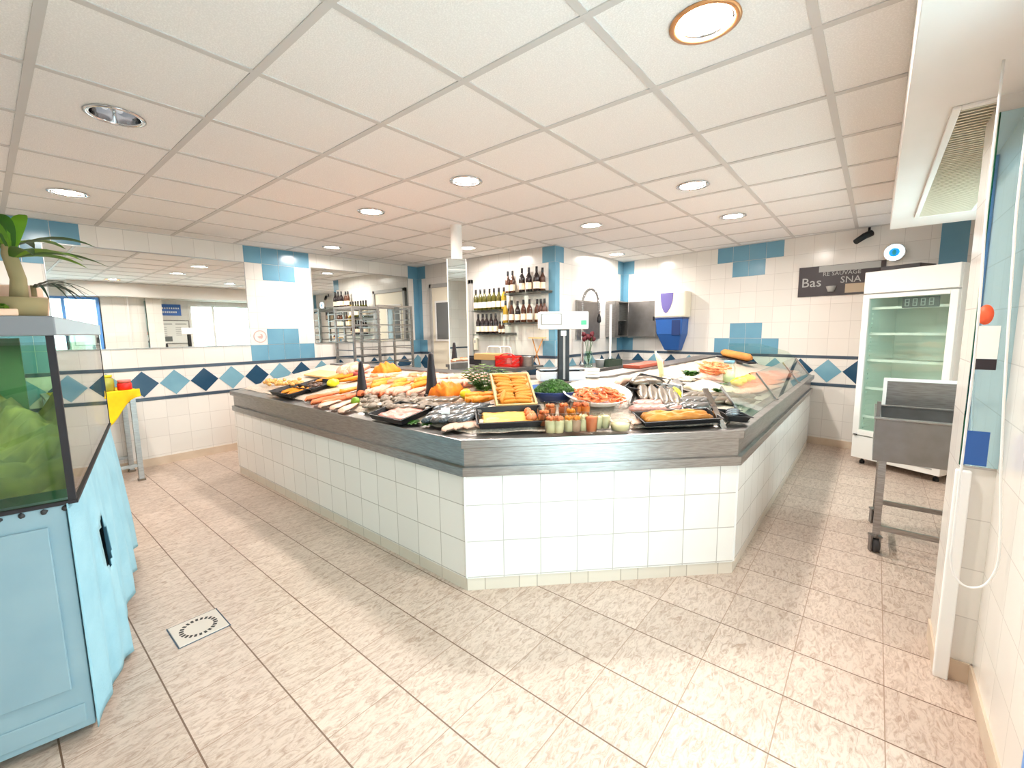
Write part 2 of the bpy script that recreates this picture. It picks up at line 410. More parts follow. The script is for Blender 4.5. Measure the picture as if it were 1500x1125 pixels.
# ceiling: 60 cm mineral tiles, recessed lamp openings
GX, GY = .833, 2.037
LAMPS = [(-1,1),(-1,4),(2,0),(2,2),(4,-2),(6,-2),(5,0),(3,5),(5,3),(8,1),(1,-3)]
RL = .098
mb = MB()
for i in range(-3, 11):
    for j in range(-6, 8):
        x0, y0 = GX+.6*i, GY+.6*j; x1, y1 = min(x0+.6, RA.x+.08), min(y0+.6, YL); X0, Y0 = max(x0, WX), max(y0, WY)
        if x1 <= X0 or y1 <= Y0: continue
        if (i,j) in LAMPS:
            n = 32; c = (x0+.3, y0+.3); inn = []; out = []
            for k in range(n):
                a = 2*PI*k/n; ca, sa = math.cos(a), math.sin(a); q = .3/max(abs(ca),abs(sa))
                inn.append((c[0]+RL*ca,c[1]+RL*sa,HC)); out.append((c[0]+q*ca,c[1]+q*sa,HC))
            mb.add(inn+out, [(k,n+k,n+(k+1)%n,(k+1)%n) for k in range(n)], 0)
        else:
            mb.quad((X0,Y0,HC),(X0,y1,HC),(x1,y1,HC),(x1,Y0,HC), 0)
for i in range(-2, 11):
    x = GX+.6*i
    if x < RA.x: mb.box(x-.0155, WY, HC-.005, x+.0155, YL, HC+.02, 1)
for j in range(-5, 7):
    y = GY+.6*j
    if y > WY and y < YL: mb.box(WX, y-.0155, HC-.0045, RA.x, y+.0155, HC+.02, 1)
for a, b in (((WX,YL),(XM,YL)),((XM,YL),(XM,YB)),((XM,YB),(RA.x,YB))):
    mb.box(min(a[0],b[0])-.02, min(a[1],b[1])-.02, HC-.006, max(a[0],b[0])+.0, max(a[1],b[1]), HC+.02, 1)
mb.obox(rw(rlen/2,HC+.007,.01), rd, rn, zv, rlen/2, .012, .013, 1)
struct(mb.build('ceiling', [M['ceil'], M['tbar']]))

# shutter box over the shop window with its grille
t = MB().box(1.15,WY+.01,2.2,4.9,-.03,HC-.006).build('trim_2', [M['paint']], bevel=.004); struct(t)
g = thing('ventilation_grille', 'long pale slatted ventilation grille under the white boxed soffit at right', 'vent', (3.4,-.315,2.2))
MB().box(-1.05,-.155,-.012,1.05,-.13,0).box(-1.05,.13,-.012,1.05,.155,0).box(-1.05,-.13,-.012,-1.025,.13,0).box(1.025,-.13,-.012,1.05,.13,0).build('frame', [M['white']], g, bevel=.003)
mb = MB()
for k in range(64): x = -1.015+2.03*k/63; mb.obox((x,0,-.006),(1,0,.9),(0,1,0),(-.9,0,1),.011,.13,.0015)
mb.build('slats', [M['cream']], g)
MB().box(-1.03,-.135,-.0022,1.03,.135,-.0008).build('backing', [M['grey']], g)

# ------------------------------------------------------------------ lamps
LL_ = ['unlit chrome downlight nearest the camera on the left, two tubes showing',
 'lit round downlight above the far end of the fish tank',
 'large lit downlight in mid ceiling, nearest in front of the white pillar',
 'lit round downlight left of the pillar over the left arm of the counter',
 'lit round downlight over the near half of the right counter arm',
 'lit round downlight over the far half of the right counter arm',
 'lit round downlight just right of the blue outer wall corner',
 'small lit downlight farthest left, close to the second mirror',
 'small lit downlight touching the right side of the white pillar top',
 'small lit downlight farthest back, above the arched tap',
 'biggest lit downlight with orange rim at the top edge of the photo']
M['rimo'] = mat('copper_rim', (214,160,112), .3, .7)
M['tubes'] = mat('unlit_tube_with_glow', (232,238,244), .3, emit=.35)  # tubes are off; a faint glow is put into their colour
for n, (i, j) in enumerate(LAMPS):
    c = (GX+.6*i+.3, GY+.6*j+.3, HC)
    t = thing('downlight', LL_[n], 'ceiling light', c, 0, 'recessed ceiling downlights')
    off = n == 0; big = n == 10
    MB().lathe([(RL-.003,0),(RL+.018,-.001),(RL+.02,-.006),(RL+.004,-.009),(RL-.003,-.006),(RL-.003,0)],32,cap0=False,cap1=False).build('rim', [M['rimo'] if big else M['chrome']], t)
    dep = .11 if off else .03
    MB().lathe([(RL-.003,0),(RL-.006,dep*.4),(RL-.02,dep)],32,cap0=False,cap1=True).build('reflector', [M['chrome']], t)
    if off:
        for s in (-.028,.028): MB().tube([(s,-.06,.05),(s,.06,.05)],.014,10).build('tube', [M['tubes']], t)
    else:
        MB().lathe([(.0005,.008),(RL-.012,.008)],28,cap0=False,cap1=False).build('diffuser', [M['lampw']], t)
        ld = bpy.data.lights.new('lamp_light','AREA'); ld.shape = 'DISK'; ld.size = .17; ld.energy = 24; ld.color = (1,.92,.85)
        lo = bpy.data.objects.new('lamp_light', ld); COL.objects.link(lo); lo.parent = t; lo.location = (0,0,.004)
# ------------------------------------------------------------------ wall mirrors, door, pillar
def mirror(name, label, x0, x1, z0, z1):
    t = thing(name, label, 'mirror', ((x0+x1)/2, YL-.004, (z0+z1)/2)); w = (x1-x0)/2; h = (z1-z0)/2
    MB().box(-w,-.006,-h,w,0,h).build('mirror_glass', [M['mirror']], t)
    mb = MB(); e = .006
    for a in ((-w-e,-.009,-h-e,w+e,.001,-h),(-w-e,-.009,h,w+e,.001,h+e),(-w-e,-.009,-h,-w,.001,h),(w,-.009,-h,w+e,.001,h)): mb.box(*a)
    mb.build('edge_trim', [M['steel']], t); return t
mirror('wall_mirror', 'long frameless wall mirror above the tiles beside the fish tank', .45, 2.12, 1.275, 2.262)
mirror('wall_mirror', 'wall mirror behind the steel tray rack', 2.945, 4.53, 1.275, 2.285)

d = struct(MB().box(XM-.035,4.72,0,XM-.006,5.56,2.1).build('door_1', [M['cream']], bevel=.004))
mb = MB(); mb.box(XM-.05,4.66,0,XM-.004,4.72,2.16).box(XM-.05,5.56,0,XM-.004,5.62,2.16).box(XM-.05,4.66,2.1,XM-.004,5.62,2.16)
mb.build('frame', [M['grey']], d, bevel=.004)
MB().box(XM-.041,5.1,1.28,XM-.033,5.46,1.86).build('pane', [M['pane_dark']], d)
mb = MB()
for a in ((5.07,1.25,5.49,1.28),(5.07,1.86,5.49,1.89),(5.07,1.28,5.1,1.86),(5.46,1.28,5.49,1.86)): mb.box(XM-.046,a[0],a[1],XM-.034,a[2],a[3])
mb.build('pane_frame', [M['white']], d)

t = thing('pillar', 'round white pillar with mirror cladding behind the fish counter', 'pillar', (3.196,3.361,0), .76)
MB().lathe([(.058,.9),(.058,HC)],28,cap0=False,cap1=False).build('column', [M['paint']], t)
MB().box(-.088,-.088,.0,.088,.088,2.13).build('core', [M['white']], t)
mb = MB()
for z0, z1 in ((1.02,2.02),(2.03,2.13)):
    mb.box(-.093,-.09,z0,-.0885,.09,z1).box(-.09,-.093,z0,.09,-.0885,z1).box(.0885,-.09,z0,.093,.09,z1).box(-.09,.0885,z0,.09,.093,z1)
mb.build('mirror_cladding', [M['mirror']], t)
MB().box(-.094,-.094,0,.094,.094,1.015).build('steel_cladding', [M['steel2']], t)
mb = MB()
for sx in (-1,1):
    for sy in (-1,1): mb.box(sx*.094-.004,sy*.094-.004,1.0,sx*.094+.004,sy*.094+.004,2.13)
mb.build('corner_trim', [M['white']], t)

# ------------------------------------------------------------------ tray rack
t = thing('tray_rack', 'stainless steel tray rack with rows of runners in front of the mirror', 'rack', (3.60,5.5,0), 0)
W2, D2, HT = .47, .22, 1.78
posts = {}
for sx in (-1,0,1):
    for sy in (-1,1):
        x = sx*W2 - (.09 if sx == 0 else 0); hgt = HT if sx >= 0 else HT-.03
        MB().box(x-.014,sy*D2-.014,.10,x+.014,sy*D2+.014,hgt).build('post', [M['steel']], t)
for sx, x in ((-1,-W2),(0,-.09),(1,W2)):
    for k in range(14):
        z = .34+k*.103
        for off in ((0,) if sx else (-.02,.02)):
            MB().box(x+off-.016,-D2,z,x+off+.016,D2,z+.012).build('runner', [M['steel']], t)
mb = MB()
for sy in (-1,1):
    mb.box(-W2,sy*D2-.012,HT-.055,-.09,sy*D2+.012,HT-.03).box(-.09,sy*D2-.012,HT-.025,W2,sy*D2+.012,HT)
    mb.box(-W2,sy*D2-.012,.12,W2,sy*D2+.012,.145)
for x in (-W2,-.09,W2): mb.box(x-.012,-D2,HT-.05,x+.012,D2,HT-.028)
mb.build('top_rail', [M['steel']], t)
for sx in (-1,1):
    for k in range(15):
        z = .30+k*.1
        x0, x1 = (-W2+.014,-.104) if sx < 0 else (-.076,W2-.014)
        if k in (5,6,7,8,9,10,11,12) or k < 5: MB().box(x0,-D2-.01,z,x1,-D2+.01,z+.014).build('cross_bar', [M['steel']], t)
for sx in (-1,1):
    for sy in (-1,1): MB().lathe([(.03,0),(.034,.01),(.034,.05),(.02,.06),(.02,.1)],12,c=(sx*(W2-.01),sy*D2,0)).build('caster', [M['rubber']], t)

# ------------------------------------------------------------------ bottle shelves and bottles
ORD = ['first','second','third','fourth','fifth','sixth','seventh','eighth','ninth','tenth','eleventh','twelfth','thirteenth','fourteenth','fifteenth','sixteenth']
def shelf(label, y0, y1, z):
    t = thing('glass_shelf', label, 'shelf', (XM,(y0+y1)/2,z), 0, 'glass bottle shelves')
    w = abs(y1-y0)/2
    MB().box(-.20,-w,-.012,-.006,w,0).build('pane', [M['gglass']], t)
    mb = MB().box(-.012,-w,-.02,-.004,w,.012)
    for s in (-1,1): mb.box(-.19,s*(w-.06)-.006,-.022,-.004,s*(w-.06)+.006,-.012)
    mb.build('bracket', [M['steel2']], t)
shelf('upper left glass shelf of green bottles on the white tiled wall', 4.58, 3.93, 1.70)
shelf('lowest glass shelf, carrying the black bottles', 4.56, 3.84, 1.365)
shelf('topmost glass shelf beside the blue corner tiles', 3.96, 3.24, 1.905)
shelf('right lower glass shelf partly behind the scale head', 4.0, 3.26, 1.512)
def make_bottle(gm, lm=None, h=.30, r=.037, cap=None, name='wine_bottle'):
    t = thing(name, 'bottle', 'bottle')
    k = h/.30
    MB().lathe([(r*.9,0),(r,.006),(r,.165*k),(r*.93,.185*k),(r*.55,.212*k),(.0145,.235*k),(.0135,.272*k),(.0155,.275*k),(.0155,.285*k),(.013,.287*k)],18).build('body', [gm], t)
    MB().lathe([(.0158,.240*k),(.0165,.243*k),(.0165,.298*k),(.015,.30*k)],14,cap0=False).build('capsule', [cap or M['capsule']], t)
    MB().lathe([(r+.0008,.035*k),(r+.0008,.115*k)],18,cap0=False,cap1=False).build('label', [lm or M['label']], t)
    return t
B = {'g':make_bottle(M['gbottle']), 'y':make_bottle(M['ybottle']), 'd':make_bottle(M['dbottle'],h=.285), 'b':make_bottle(M['bbottle']), 'c':make_bottle(M['dbottle'],h=.315,r=.043), 's':make_bottle(M['bbottle'],h=.17,r=.024,name='small_bottle')}
used = set()
def bottle(kind, P, label, group, rz=0):
    o = B[kind] if kind not in used else dup(B[kind]); used.add(kind)
    o.location = P; o.rotation_euler = (0,0,rz); o['label'] = label; o['group'] = group
for k in range(7):
    bottle('y' if k == 6 else 'g', (4.65, 4.515-.0885*k+random.uniform(-.006,.006), 1.7005), ('pale golden wine bottle at right end of the upper left glass shelf' if k == 6 else 'green wine bottle, %s from left on the upper left glass shelf' % ORD[k]), 'wine bottles on the upper left shelf')
for k in range(5):
    bottle('d', (4.65, 4.475-.083*k+random.uniform(-.006,.006), 1.3655), 'black wine bottle, %s from left on the lowest glass shelf' % ORD[k], 'black bottles on the lowest shelf')
for k in range(2):
    bottle('s', (4.64, 4.05-.06*k, 1.3655), 'small dark bottle, %s of two at right end of the lowest glass shelf' % ORD[k], 'small bottles on the lowest shelf')
for k, (y, kd) in enumerate(((3.905,'b'),(3.82,'b'),(3.66,'c'),(3.545,'c'),(3.42,'c'),(3.36,'b'))):
    bottle(kd, (4.65+(.05 if k == 5 else 0), y, 1.9055), 'dark wine bottle with cream label, %s from left on the topmost glass shelf' % ORD[k], 'bottles on the topmost shelf')
for k, (y, kd) in enumerate(((3.945,'y'),(3.835,'b'),(3.73,'d'),(3.63,'b'),(3.53,'b'))):
    bottle(kd, (4.64, y, 1.5125), 'wine bottle with wide label, %s from left on the right lower glass shelf' % ORD[k], 'bottles on the right lower shelf')
for k in range(3):
    bottle('b', (4.70, 3.45-.06*k, 1.5125), 'brown bottle seen over the scale head, %s from left' % ORD[k], 'bottles over the scale head')

# ------------------------------------------------------------------ staff side: worktops and what stands on them
def worktop(label, x0, y0, x1, y1, z):
    t = thing('steel_worktop', label, 'worktop', ((x0+x1)/2,(y0+y1)/2,0)); a = (x1-x0)/2; b = (y1-y0)/2
    MB().box(-a,-b,z-.04,a,b,z).build('top', [M['steel2']], t, bevel=.003)
    for sx in (-1,1):
        for sy in (-1,1): MB().box(sx*(a-.04)-.02,sy*(b-.04)-.02,0,sx*(a-.04)+.02,sy*(b-.04)+.02,z-.04).build('leg', [M['steel']], t)
    MB().box(-a+.03,-b+.03,.2,a-.03,b-.03,.22).build('lower_shelf', [M['steel']], t)
    return t
worktop('steel worktop along the wall under the bottle shelves', 4.12, 3.35, 4.70, 4.62, .95)
worktop('steel sink worktop along the back wall below the arched tap', 4.9, 2.62, 6.55, 3.17, .92)
# block with wire frame
t = thing('wooden_block', 'beige wooden block with a cut out front on the worktop under the bottles', 'block', (4.36,3.98,.95), 0)
MB().box(-.13,-.19,.075,.13,.19,.155).build('top', [M['beige']], t, bevel=.004)
MB().box(-.12,-.18,0,.12,.06,.075).build('steel_base', [M['steel2']], t)
MB().box(-.12,.065,0,.12,.185,.075).build('dark_base', [M['blackm']], t)
t = thing('wire_frame', 'white wire stand rising behind the beige wooden block', 'stand', (4.56,4.02,.95), 0)
for x, a, b in ((0,-.23,.20),(-.05,-.09,.16)):
    pts = [(x,a,0),(x,a,.20)]+[(x,a+.04*(1-math.cos(q)),.20+.04*math.sin(q)) for q in (.5,1.0,1.57)]+[(x,b-.04*(1-math.cos(q)),.20+.04*math.sin(q)) for q in (1.57,1.0,.5)]+[(x,b,.20),(x,b,0)]
    MB().tube(pts,.008,8).build('hoop', [M['whitep']], t)
t = thing('black_appliance', 'small black box standing left of the beige block', 'box', (4.45,4.36,.95), .1)
MB().box(-.1,-.07,0,.1,.07,.09).build('body', [M['blackm']], t, bevel=.01)
MB().box(-.08,-.05,.09,.08,.05,.115).build('lid', [M['black']], t, bevel=.006)
t = thing('red_basket', 'red plastic basket on the worktop beside the beige block', 'basket', (4.30,3.62,.95), .1)
mb = MB(); 
for s in (-1,1):
    for k in range(9): mb.box(-.10,s*.13-.004,.012+k*.013,.10,s*.13+.004,.02+k*.013)
    for k in range(7): mb.box(s*.10-.004,-.13,.012+k*.017,s*.10+.004,.13,.022+k*.017)
mb.box(-.1,-.13,0,.1,.13,.01)
mb.build('body', [M['red']], t)
mb = MB()
for a in ((-.108,-.138,.115,-.094,.138,.135),(.094,-.138,.115,.108,.138,.135),(-.094,-.138,.115,.094,-.126,.135),(-.094,.126,.115,.094,.138,.135)): mb.box(*a)
mb.build('rim', [M['red']], t, bevel=.003)
MB().tube([(-.02,-.13,.13),(-.02,-.06,.16),(-.02,.0,.165),(-.02,.06,.16),(-.02,.13,.13)],.007,8).build('handle', [M['red']], t)
t = thing('steel_pot', 'squat steel pot on the worktop behind the white basket frame', 'pot', (4.45,3.44,.95))
MB().lathe([(.085,0),(.09,.01),(.09,.12),(.093,.125),(.086,.122),(.084,.02)],24,cap1=True).build('body', [M['steel']], t)
t = thing('wooden_folding_stool', 'small folded wooden rack hanging beside the blue corner', 'rack', (4.66,3.40,1.1), 0)
MB().box(-.05,-.09,.20,.05,.13,.215).build('seat', [M['wood']], t)
MB().tube([(0,-.07,.2),(-.03,.08,-.14)],.008,6).build('leg', [M['bread']], t)
MB().tube([(0,.10,.2),(-.03,-.04,-.14)],.008,6).build('leg', [M['bread']], t)

# arched tap
t = thing('spring_tap', 'tall chrome tap with arched spring hose at the back sink', 'tap', (5.25,3.02,.92))
MB().lathe([(.03,0),(.03,.03),(.018,.04),(.018,.62)],14,c=(-.12,0,0)).build('riser', [M['chrome']], t)
pts = [(-.12,0,.62+.0)]+[(-.12,0,.62+.06*k) for k in range(1,4)]+[( -.12+.19*(1-math.cos(a)), -.03*math.sin(a/2), .84+.19*math.sin(a)) for a in [PI*k/14 for k in range(1,15)]]+[(.26,-.04,.76),(.262,-.04,.70)]
mb = MB(); mb.tube(pts,.013,8); 
mb.build('hose', [M['steel2']], t)
coil = []
P_ = [Vector(p) for p in pts]
for i in range(len(P_)-1):
    for q in range(10):
        u = q/10; c = P_[i].lerp(P_[i+1],u); a = 2*PI*(i*3+u*3); tn = (P_[i+1]-P_[i]).normalized(); n1 = tn.cross(Vector((0,1,0))).normalized(); n2 = tn.cross(n1)
        coil.append(c+n1*.021*math.cos(a)+n2*.021*math.sin(a))
MB().tube(coil,.004,5).build('spring', [M['chrome']], t)
MB().lathe([(.018,0),(.03,.02),(.026,.07),(.012,.12)],12,c=(.262,-.04,.58)).build('spray_head', [M['black']], t)
t = thing('splash_panel', 'grey steel splash panel framed behind the arched tap', 'panel', (5.57,YB,1.54))
MB().box(-.31,-.02,-.25,.31,-.005,.25).build('sheet', [M['steel2']], t)
mb = MB()
for a in ((-.33,-.27,.33,-.25),(-.33,.25,.33,.27),(-.33,-.25,-.31,.25),(.31,-.25,.33,.25)): mb.box(a[0],-.026,a[1],a[2],-.004,a[3])
mb.build('frame', [M['steel']], t)
t = thing('white_pipe', 'thin white upright rod on a white foot at the back sink', 'rod', (5.62,2.86,.92))
MB().lathe([(.05,0),(.05,.03),(.022,.04),(.016,.06),(.016,.83)],14).build('rod', [M['whitep']], t)
t = thing('flower_vase', 'clear glass vase with dark red flowers behind the scale', 'vase', (4.98,2.84,.92))
MB().lathe([(.045,0),(.055,.01),(.06,.10),(.048,.20),(.045,.21),(.043,.2),(.055,.1),(.05,.012)],18).build('vase', [M['glass']], t)
mb = MB()
for k in range(7): a = 2*PI*k/7; mb.tube([(0,0,.03),(.03*math.cos(a),.03*math.sin(a),.25),(.06*math.cos(a),.06*math.sin(a),.36+.03*(k%3))],.003,5)
mb.build('stem', [M['herb']], t)
for k in range(7):
    a = 2*PI*k/7; MB().ball((.06*math.cos(a),.06*math.sin(a),.37+.03*(k%3)),.032,0,8,6,.25).build('flower', [M['flower']], t)
t = thing('dark_green_crate', 'low dark green crate at the back sink under the splash panel', 'crate', (5.36,2.72,.92))
mb = MB(); mb.box(-.19,-.08,0,.19,.08,.008).box(-.19,-.08,.008,-.18,.08,.085).box(.18,-.08,.008,.19,.08,.085).box(-.18,-.08,.008,.18,-.07,.085).box(-.18,.07,.008,.18,.08,.085)
M['dgreen'] = mat('dark_green_plastic', (58,74,60), .5)
mb.build('body', [M['dgreen']], t)
t = thing('white_tub', 'small white tub at the left end of the back sink', 'tub', (5.12,2.75,.92))
MB().lathe([(.05,0),(.06,.1),(.064,.102),(.058,.1),(.048,.01)],18).build('body', [M['whitep']], t)

# knife steriliser with open door
t = thing('wall_cabinet', 'open stainless wall cabinet in the back corner', 'cabinet', (6.33,3.19,1.56))
mb = MB()
w, h, dp = .22, .27, .16
mb.box(-w,-dp,-h,w,0,-h+.015).box(-w,-dp,h-.015,w,0,h).box(-w,-dp,-h+.015,-w+.1,0,h-.015).box(w-.012,-dp,-h+.015,w,0,h-.015).box(-w+.1,-.015,-h+.015,w-.012,0,h-.015)
mb.build('body', [M['steel']], t)
MB().box(-w+.105,-.13,-.02,w-.014,-.02,-.012).build('shelf', [M['steel']], t)
MB().lathe([(.022,-.25),(.022,-.1),(.012,-.06),(.012,-.03)],12,c=(.06,-.08,0)).build('bottle', [M['black']], t)
MB().box(-w+.11,-.025,-h+.03,w-.02,-.016,-.04).build('back_panel', [M['blackm']], t)
dr = MB().box(-.008,-.47,-h,.008,0,h).build('door', [M['steel2']], t, bevel=.003, loc=(w+.016,-dp,0)); dr.rotation_euler = (0,0,-.10)
MB().box(-.02,-.44,-.03,-.009,-.42,.03).build('handle', [M['black']], dr)

# towel dispenser and blue bag holder on the right wall
def on_right(y, z, o=0):
    s = (YB-y)/abs(rd.y); p = RA+rd*s+rn*o; return (p.x,p.y,z)
RZ = math.atan2(rd.y, rd.x)            # local +x runs along the wall towards the fridge, local -y... into the room
def rthing(name, label, cat, y, z): 
    t = thing(name, label, cat, on_right(y,z,.004)); m3 = Matrix((-rd, rn, Vector((0,0,1)))).transposed()
    t.rotation_euler = m3.to_euler(); return t
t = rthing('towel_dispenser', 'cream towel dispenser with violet shield front on the right tiled wall', 'dispenser', 2.30, 1.75)
MB().box(-.24,0,-.185,.24,.19,.185).build('body', [M['cream']], t, bevel=.025)
mb = MB(); pr = [(-.06,.17),(.14,.17),(.13,.05),(.11,-.04),(.08,-.10),(.05,-.12),(.02,-.10),(-.02,-.04),(-.05,.05)]
mb.add([(x,.194,z) for x, z in pr]+[(x,.188,z) for x, z in pr], [tuple(range(9))]+[(i,9+i,9+(i+1)%9,(i+1)%9) for i in range(9)])
mb.build('shield', [M['violet']], t)
t = rthing('bag_holder', 'blue plastic tapered bin hanging under the cream towel dispenser', 'bin', 2.30, 1.33)
mb = MB(); top = [(-.21,0,.23),(.21,0,.23),(.21,.2,.23),(-.21,.2,.23)]; bot = [(-.12,0,-.24),(.12,0,-.24),(.11,.1,-.24),(-.11,.1,-.24)]; mid = [(-.2,0,0),(.2,0,0),(.19,.19,0),(-.19,.19,0)]
mb.add(bot+mid+top, [(3,2,1,0),(0,1,5,4),(1,2,6,5),(2,3,7,6),(3,0,4,7),(4,5,9,8),(5,6,10,9),(6,7,11,10),(7,4,8,11)])
mb.build('body', [M['bluep']], t, bevel=.012)
MB().box(-.215,-.0,.215,.215,.205,.235).build('rim', [M['dblue']], t, bevel=.006)
MB().box(-.18,.186,-.02,-.05,.2,.2).build('flap', [M['dblue']], t, bevel=.004)

# dark advertising board
t = rthing('advert_board', 'dark advertising board with pale print on the right wall behind the fridge top', 'sign', .40, 1.935)
MB().box(-.44,0,-.172,.36,.012,.172).build('board', [M['sign']], t)
mb = MB()
mb.box(-.40,.012,.10,.16,.014,.168); mb.build('pale_panel', [M['signgrey']], t)
MB().box(-.42,.012,-.15,-.10,.014,-.05).build('beige_panel', [M['signbeige']], t)
def text(name, s, size, x, z, parent, m, y=.0145, ext=.001, font_rot=True, sx=1):
    cu = bpy.data.curves.new(name, 'FONT'); cu.body = s; cu.size = size; cu.extrude = ext; cu.resolution_u = 2
    o = bpy.data.objects.new(name, cu); COL.objects.link(o); cu.materials.append(m)
    dg = bpy.context.evaluated_depsgraph_get(); me = bpy.data.meshes.new_from_object(o.evaluated_get(dg)); bpy.data.objects.remove(o)
    o = bpy.data.objects.new(name, me); COL.objects.link(o); o.parent = parent; o.location = (x,y,z); o.rotation_euler = (PI/2,0,PI) if font_rot else (PI/2,0,0); o.scale = (sx,1,1)
    return o
# the wall's local x runs right-to-left for a reader facing it, so the print is turned to face the room
text('lettering', 'Bas', .15, .33, -.06, t, M['signgrey'], font_rot=True)
text('lettering', 'RE SAUVAGE', .062, .12, .055, t, M['signgrey'])
text('lettering', 'SNA', .10, -.05, -.035, t, M['signgrey'])
MB().lathe([(.03,0),(.05,.06),(.05,.065),(.028,.005)],14,c=(.03,.02,-.13)).build('glass_print', [M['signgrey']], t)
# CCTV camera
t = rthing('security_camera', 'small black security camera high on the right wall', 'camera', .13, 2.40)
MB().lathe([(.03,0),(.03,.01),(.012,.014),(.012,.07)],14).build('mount', [M['black']], t)
mb = MB(); mb.tube([(-.03,.05,.0),(.02,.10,-.03),(.08,.17,-.09)],[.034,.034,.03],12); mb.build('body', [M['black']], t)
# lit round sign
t = rthing('round_lit_sign', 'round lit sign with blue centre and white ring above the fridge', 'sign', -.10, 2.17)
MB().lathe([(.09,0),(.09,.05),(.082,.056)],32).build('body', [M['whitep']], t).rotation_euler = (-PI/2,0,0)
MB().lathe([(.046,.0),(.081,.002),(.081,.006),(.046,.008)],32,c=(0,0,.055),cap0=False,cap1=False).build('ring', [M['emwhite']], t).rotation_euler = (-PI/2,0,0)
MB().lathe([(.0005,.058),(.045,.058)],32,cap0=False,cap1=False).build('face', [M['emblue']], t).rotation_euler = (-PI/2,0,0)
M['emteal'] = mat('sign_teal_mark', (10,120,130), .4, emit=.5)
MB().ball((.0,.0,.058),.026,0,12,6,0,(.7,1.2,.1)).build('mark', [M['emteal']], t).rotation_euler = (-PI/2,0,0)

# ------------------------------------------------------------------ glass door fridge
A = atz(1245,668,.07); Bq = atz(1375,699,.07)
u = (Bq-A); u.z = 0; WF = u.length; u.normalize(); w_ = Vector((-u.y,u.x,0))
if w_.x < 0: w_ = -w_
ft = A.copy(); 
# height of the top edge from the photograph
dd = ray(1258,400); kk = (A.x*A.x+A.y*A.y)**.5/(dd.x*dd.x+dd.y*dd.y)**.5; HF = H+dd.z*kk
t = thing('display_fridge', 'tall white glass-door fridge with empty shelves in the right corner', 'fridge', (A.x,A.y,0))
t.rotation_euler = Matrix((u, w_, Vector((0,0,1)))).transposed().to_euler()
DF = .52
# local: x along front 0..WF, y depth 0..DF, z up
b0, gz0, gz1, hd = .07, .31, HF-.22, HF
mb = MB(); e = .045
mb.box(0,.045,b0,e,DF,hd).box(WF-e,.045,b0,WF,DF,hd).box(e,DF-.03,b0,WF-e,DF,hd).box(e,.045,b0,WF-e,DF-.03,gz0).box(e,.045,gz1,WF-e,DF-.03,hd)
mb.build('body', [M['white']], t, bevel=.004)
MB().box(0,.0,gz1+.012,WF,.044,hd).build('light_box', [M['white']], t, bevel=.006)
mb = MB(); mb.box(0,.01,b0,WF,.044,gz0-.01)
mb.build('base_panel', [M['white']], t, bevel=.004)
for k in range(7): MB().box(WF*.28,.004,b0+.05+k*.024,WF*.92,.0105,b0+.058+k*.024).build('louvre', [M['grey']], t)
mb = MB(); f = .055
mb.box(0,0,gz0,f,.042,gz1).box(WF-f,0,gz0,WF,.042,gz1).box(f,0,gz0,WF-f,.042,gz0+f).box(f,0,gz1-f*.7,WF-f,.042,gz1)
dr = mb.build('door', [M['white']], t, bevel=.004)
MB().box(f,.018,gz0+f,WF-f,.026,gz1-f*.7).build('pane', [M['gglass']], dr)
MB().box(.02,-.012,gz0-.004,.05,.0,gz0+.006).build('hinge', [M['blackm']], dr)
mb = MB(); mb.box(e,DF-.036,gz0,WF-e,DF-.031,gz1).box(e,.05,gz0,e+.004,DF-.036,gz1).box(WF-e-.004,.05,gz0,WF-e,DF-.036,gz1)
M['fliner'] = mat('fridge_liner', (226,232,226), .4)
mb.build('liner', [M['fliner']], t)
for k, z in enumerate((.50,.79,1.07,1.33,1.58)):
    if z > gz1-.05: continue
    mb = MB(); mb.tube([(e+.01,.07,z),(WF-e-.01,.07,z)],.006,6); mb.tube([(e+.01,DF-.06,z),(WF-e-.01,DF-.06,z)],.005,6)
    for q in range(22): x = e+.02+(WF-2*e-.04)*q/21; mb.tube([(x,.07,z),(x,DF-.06,z)],.0025,4)
    mb.box(e+.005,.058,z-.012,WF-e-.005,.066,z+.012)
    mb.build('shelf', [M['white']], t)
mb = MB()
for s in (e+.004,WF-e-.012):
    for k in range(26): mb.box(s,.08,gz0+.06+k*.046,s+.008,.2,gz0+.075+k*.046)
mb.build('shelf_supports', [M['fliner']], t)
dsp = MB().box(WF*.42,.052,gz1-.14,WF*.80,.06,gz1-.045).build('display', [M['pane_dark']], t)
for k in range(4):
    x0 = WF*.45+k*.06; mb = MB()
    for a in ((0,.06,.034,.066),(0,.03,.034,.036),(0,0,.034,.006),(0,0,.006,.06),(.028,0,.034,.06)): mb.box(x0+a[0],.0485,gz1-.125+a[1],x0+a[2],.0518,gz1-.125+a[3])
    mb.build('digit', [M['signgrey']], dsp)
for x in (.06,WF-.06):
    for y in (.1,DF-.06): MB().lathe([(.022,0),(.022,.03),(.012,.035),(.012,b0)],10,c=(x,y,0)).build('foot', [M['black']], t)
# box on the fridge top
t2 = thing('dark_box', 'flat dark box lying on top of the white fridge', 'box', (*(A+u*.20+w_*.30).xy, HF)); t2.rotation_euler = t.rotation_euler
MB().box(-.16,-.13,.0,.16,.13,.055).build('body', [M['sign']], t2, bevel=.004)
MB().box(-.02,-.131,.004,.15,-.13,.05).build('grey_face', [M['rubber']], t2)

# ------------------------------------------------------------------ steel sink trolley
X0 = 3.4; SZ = .85
t = thing('sink_trolley', 'open stainless basin trolley on casters in front of the fridge', 'trolley', (X0,-.33,0))
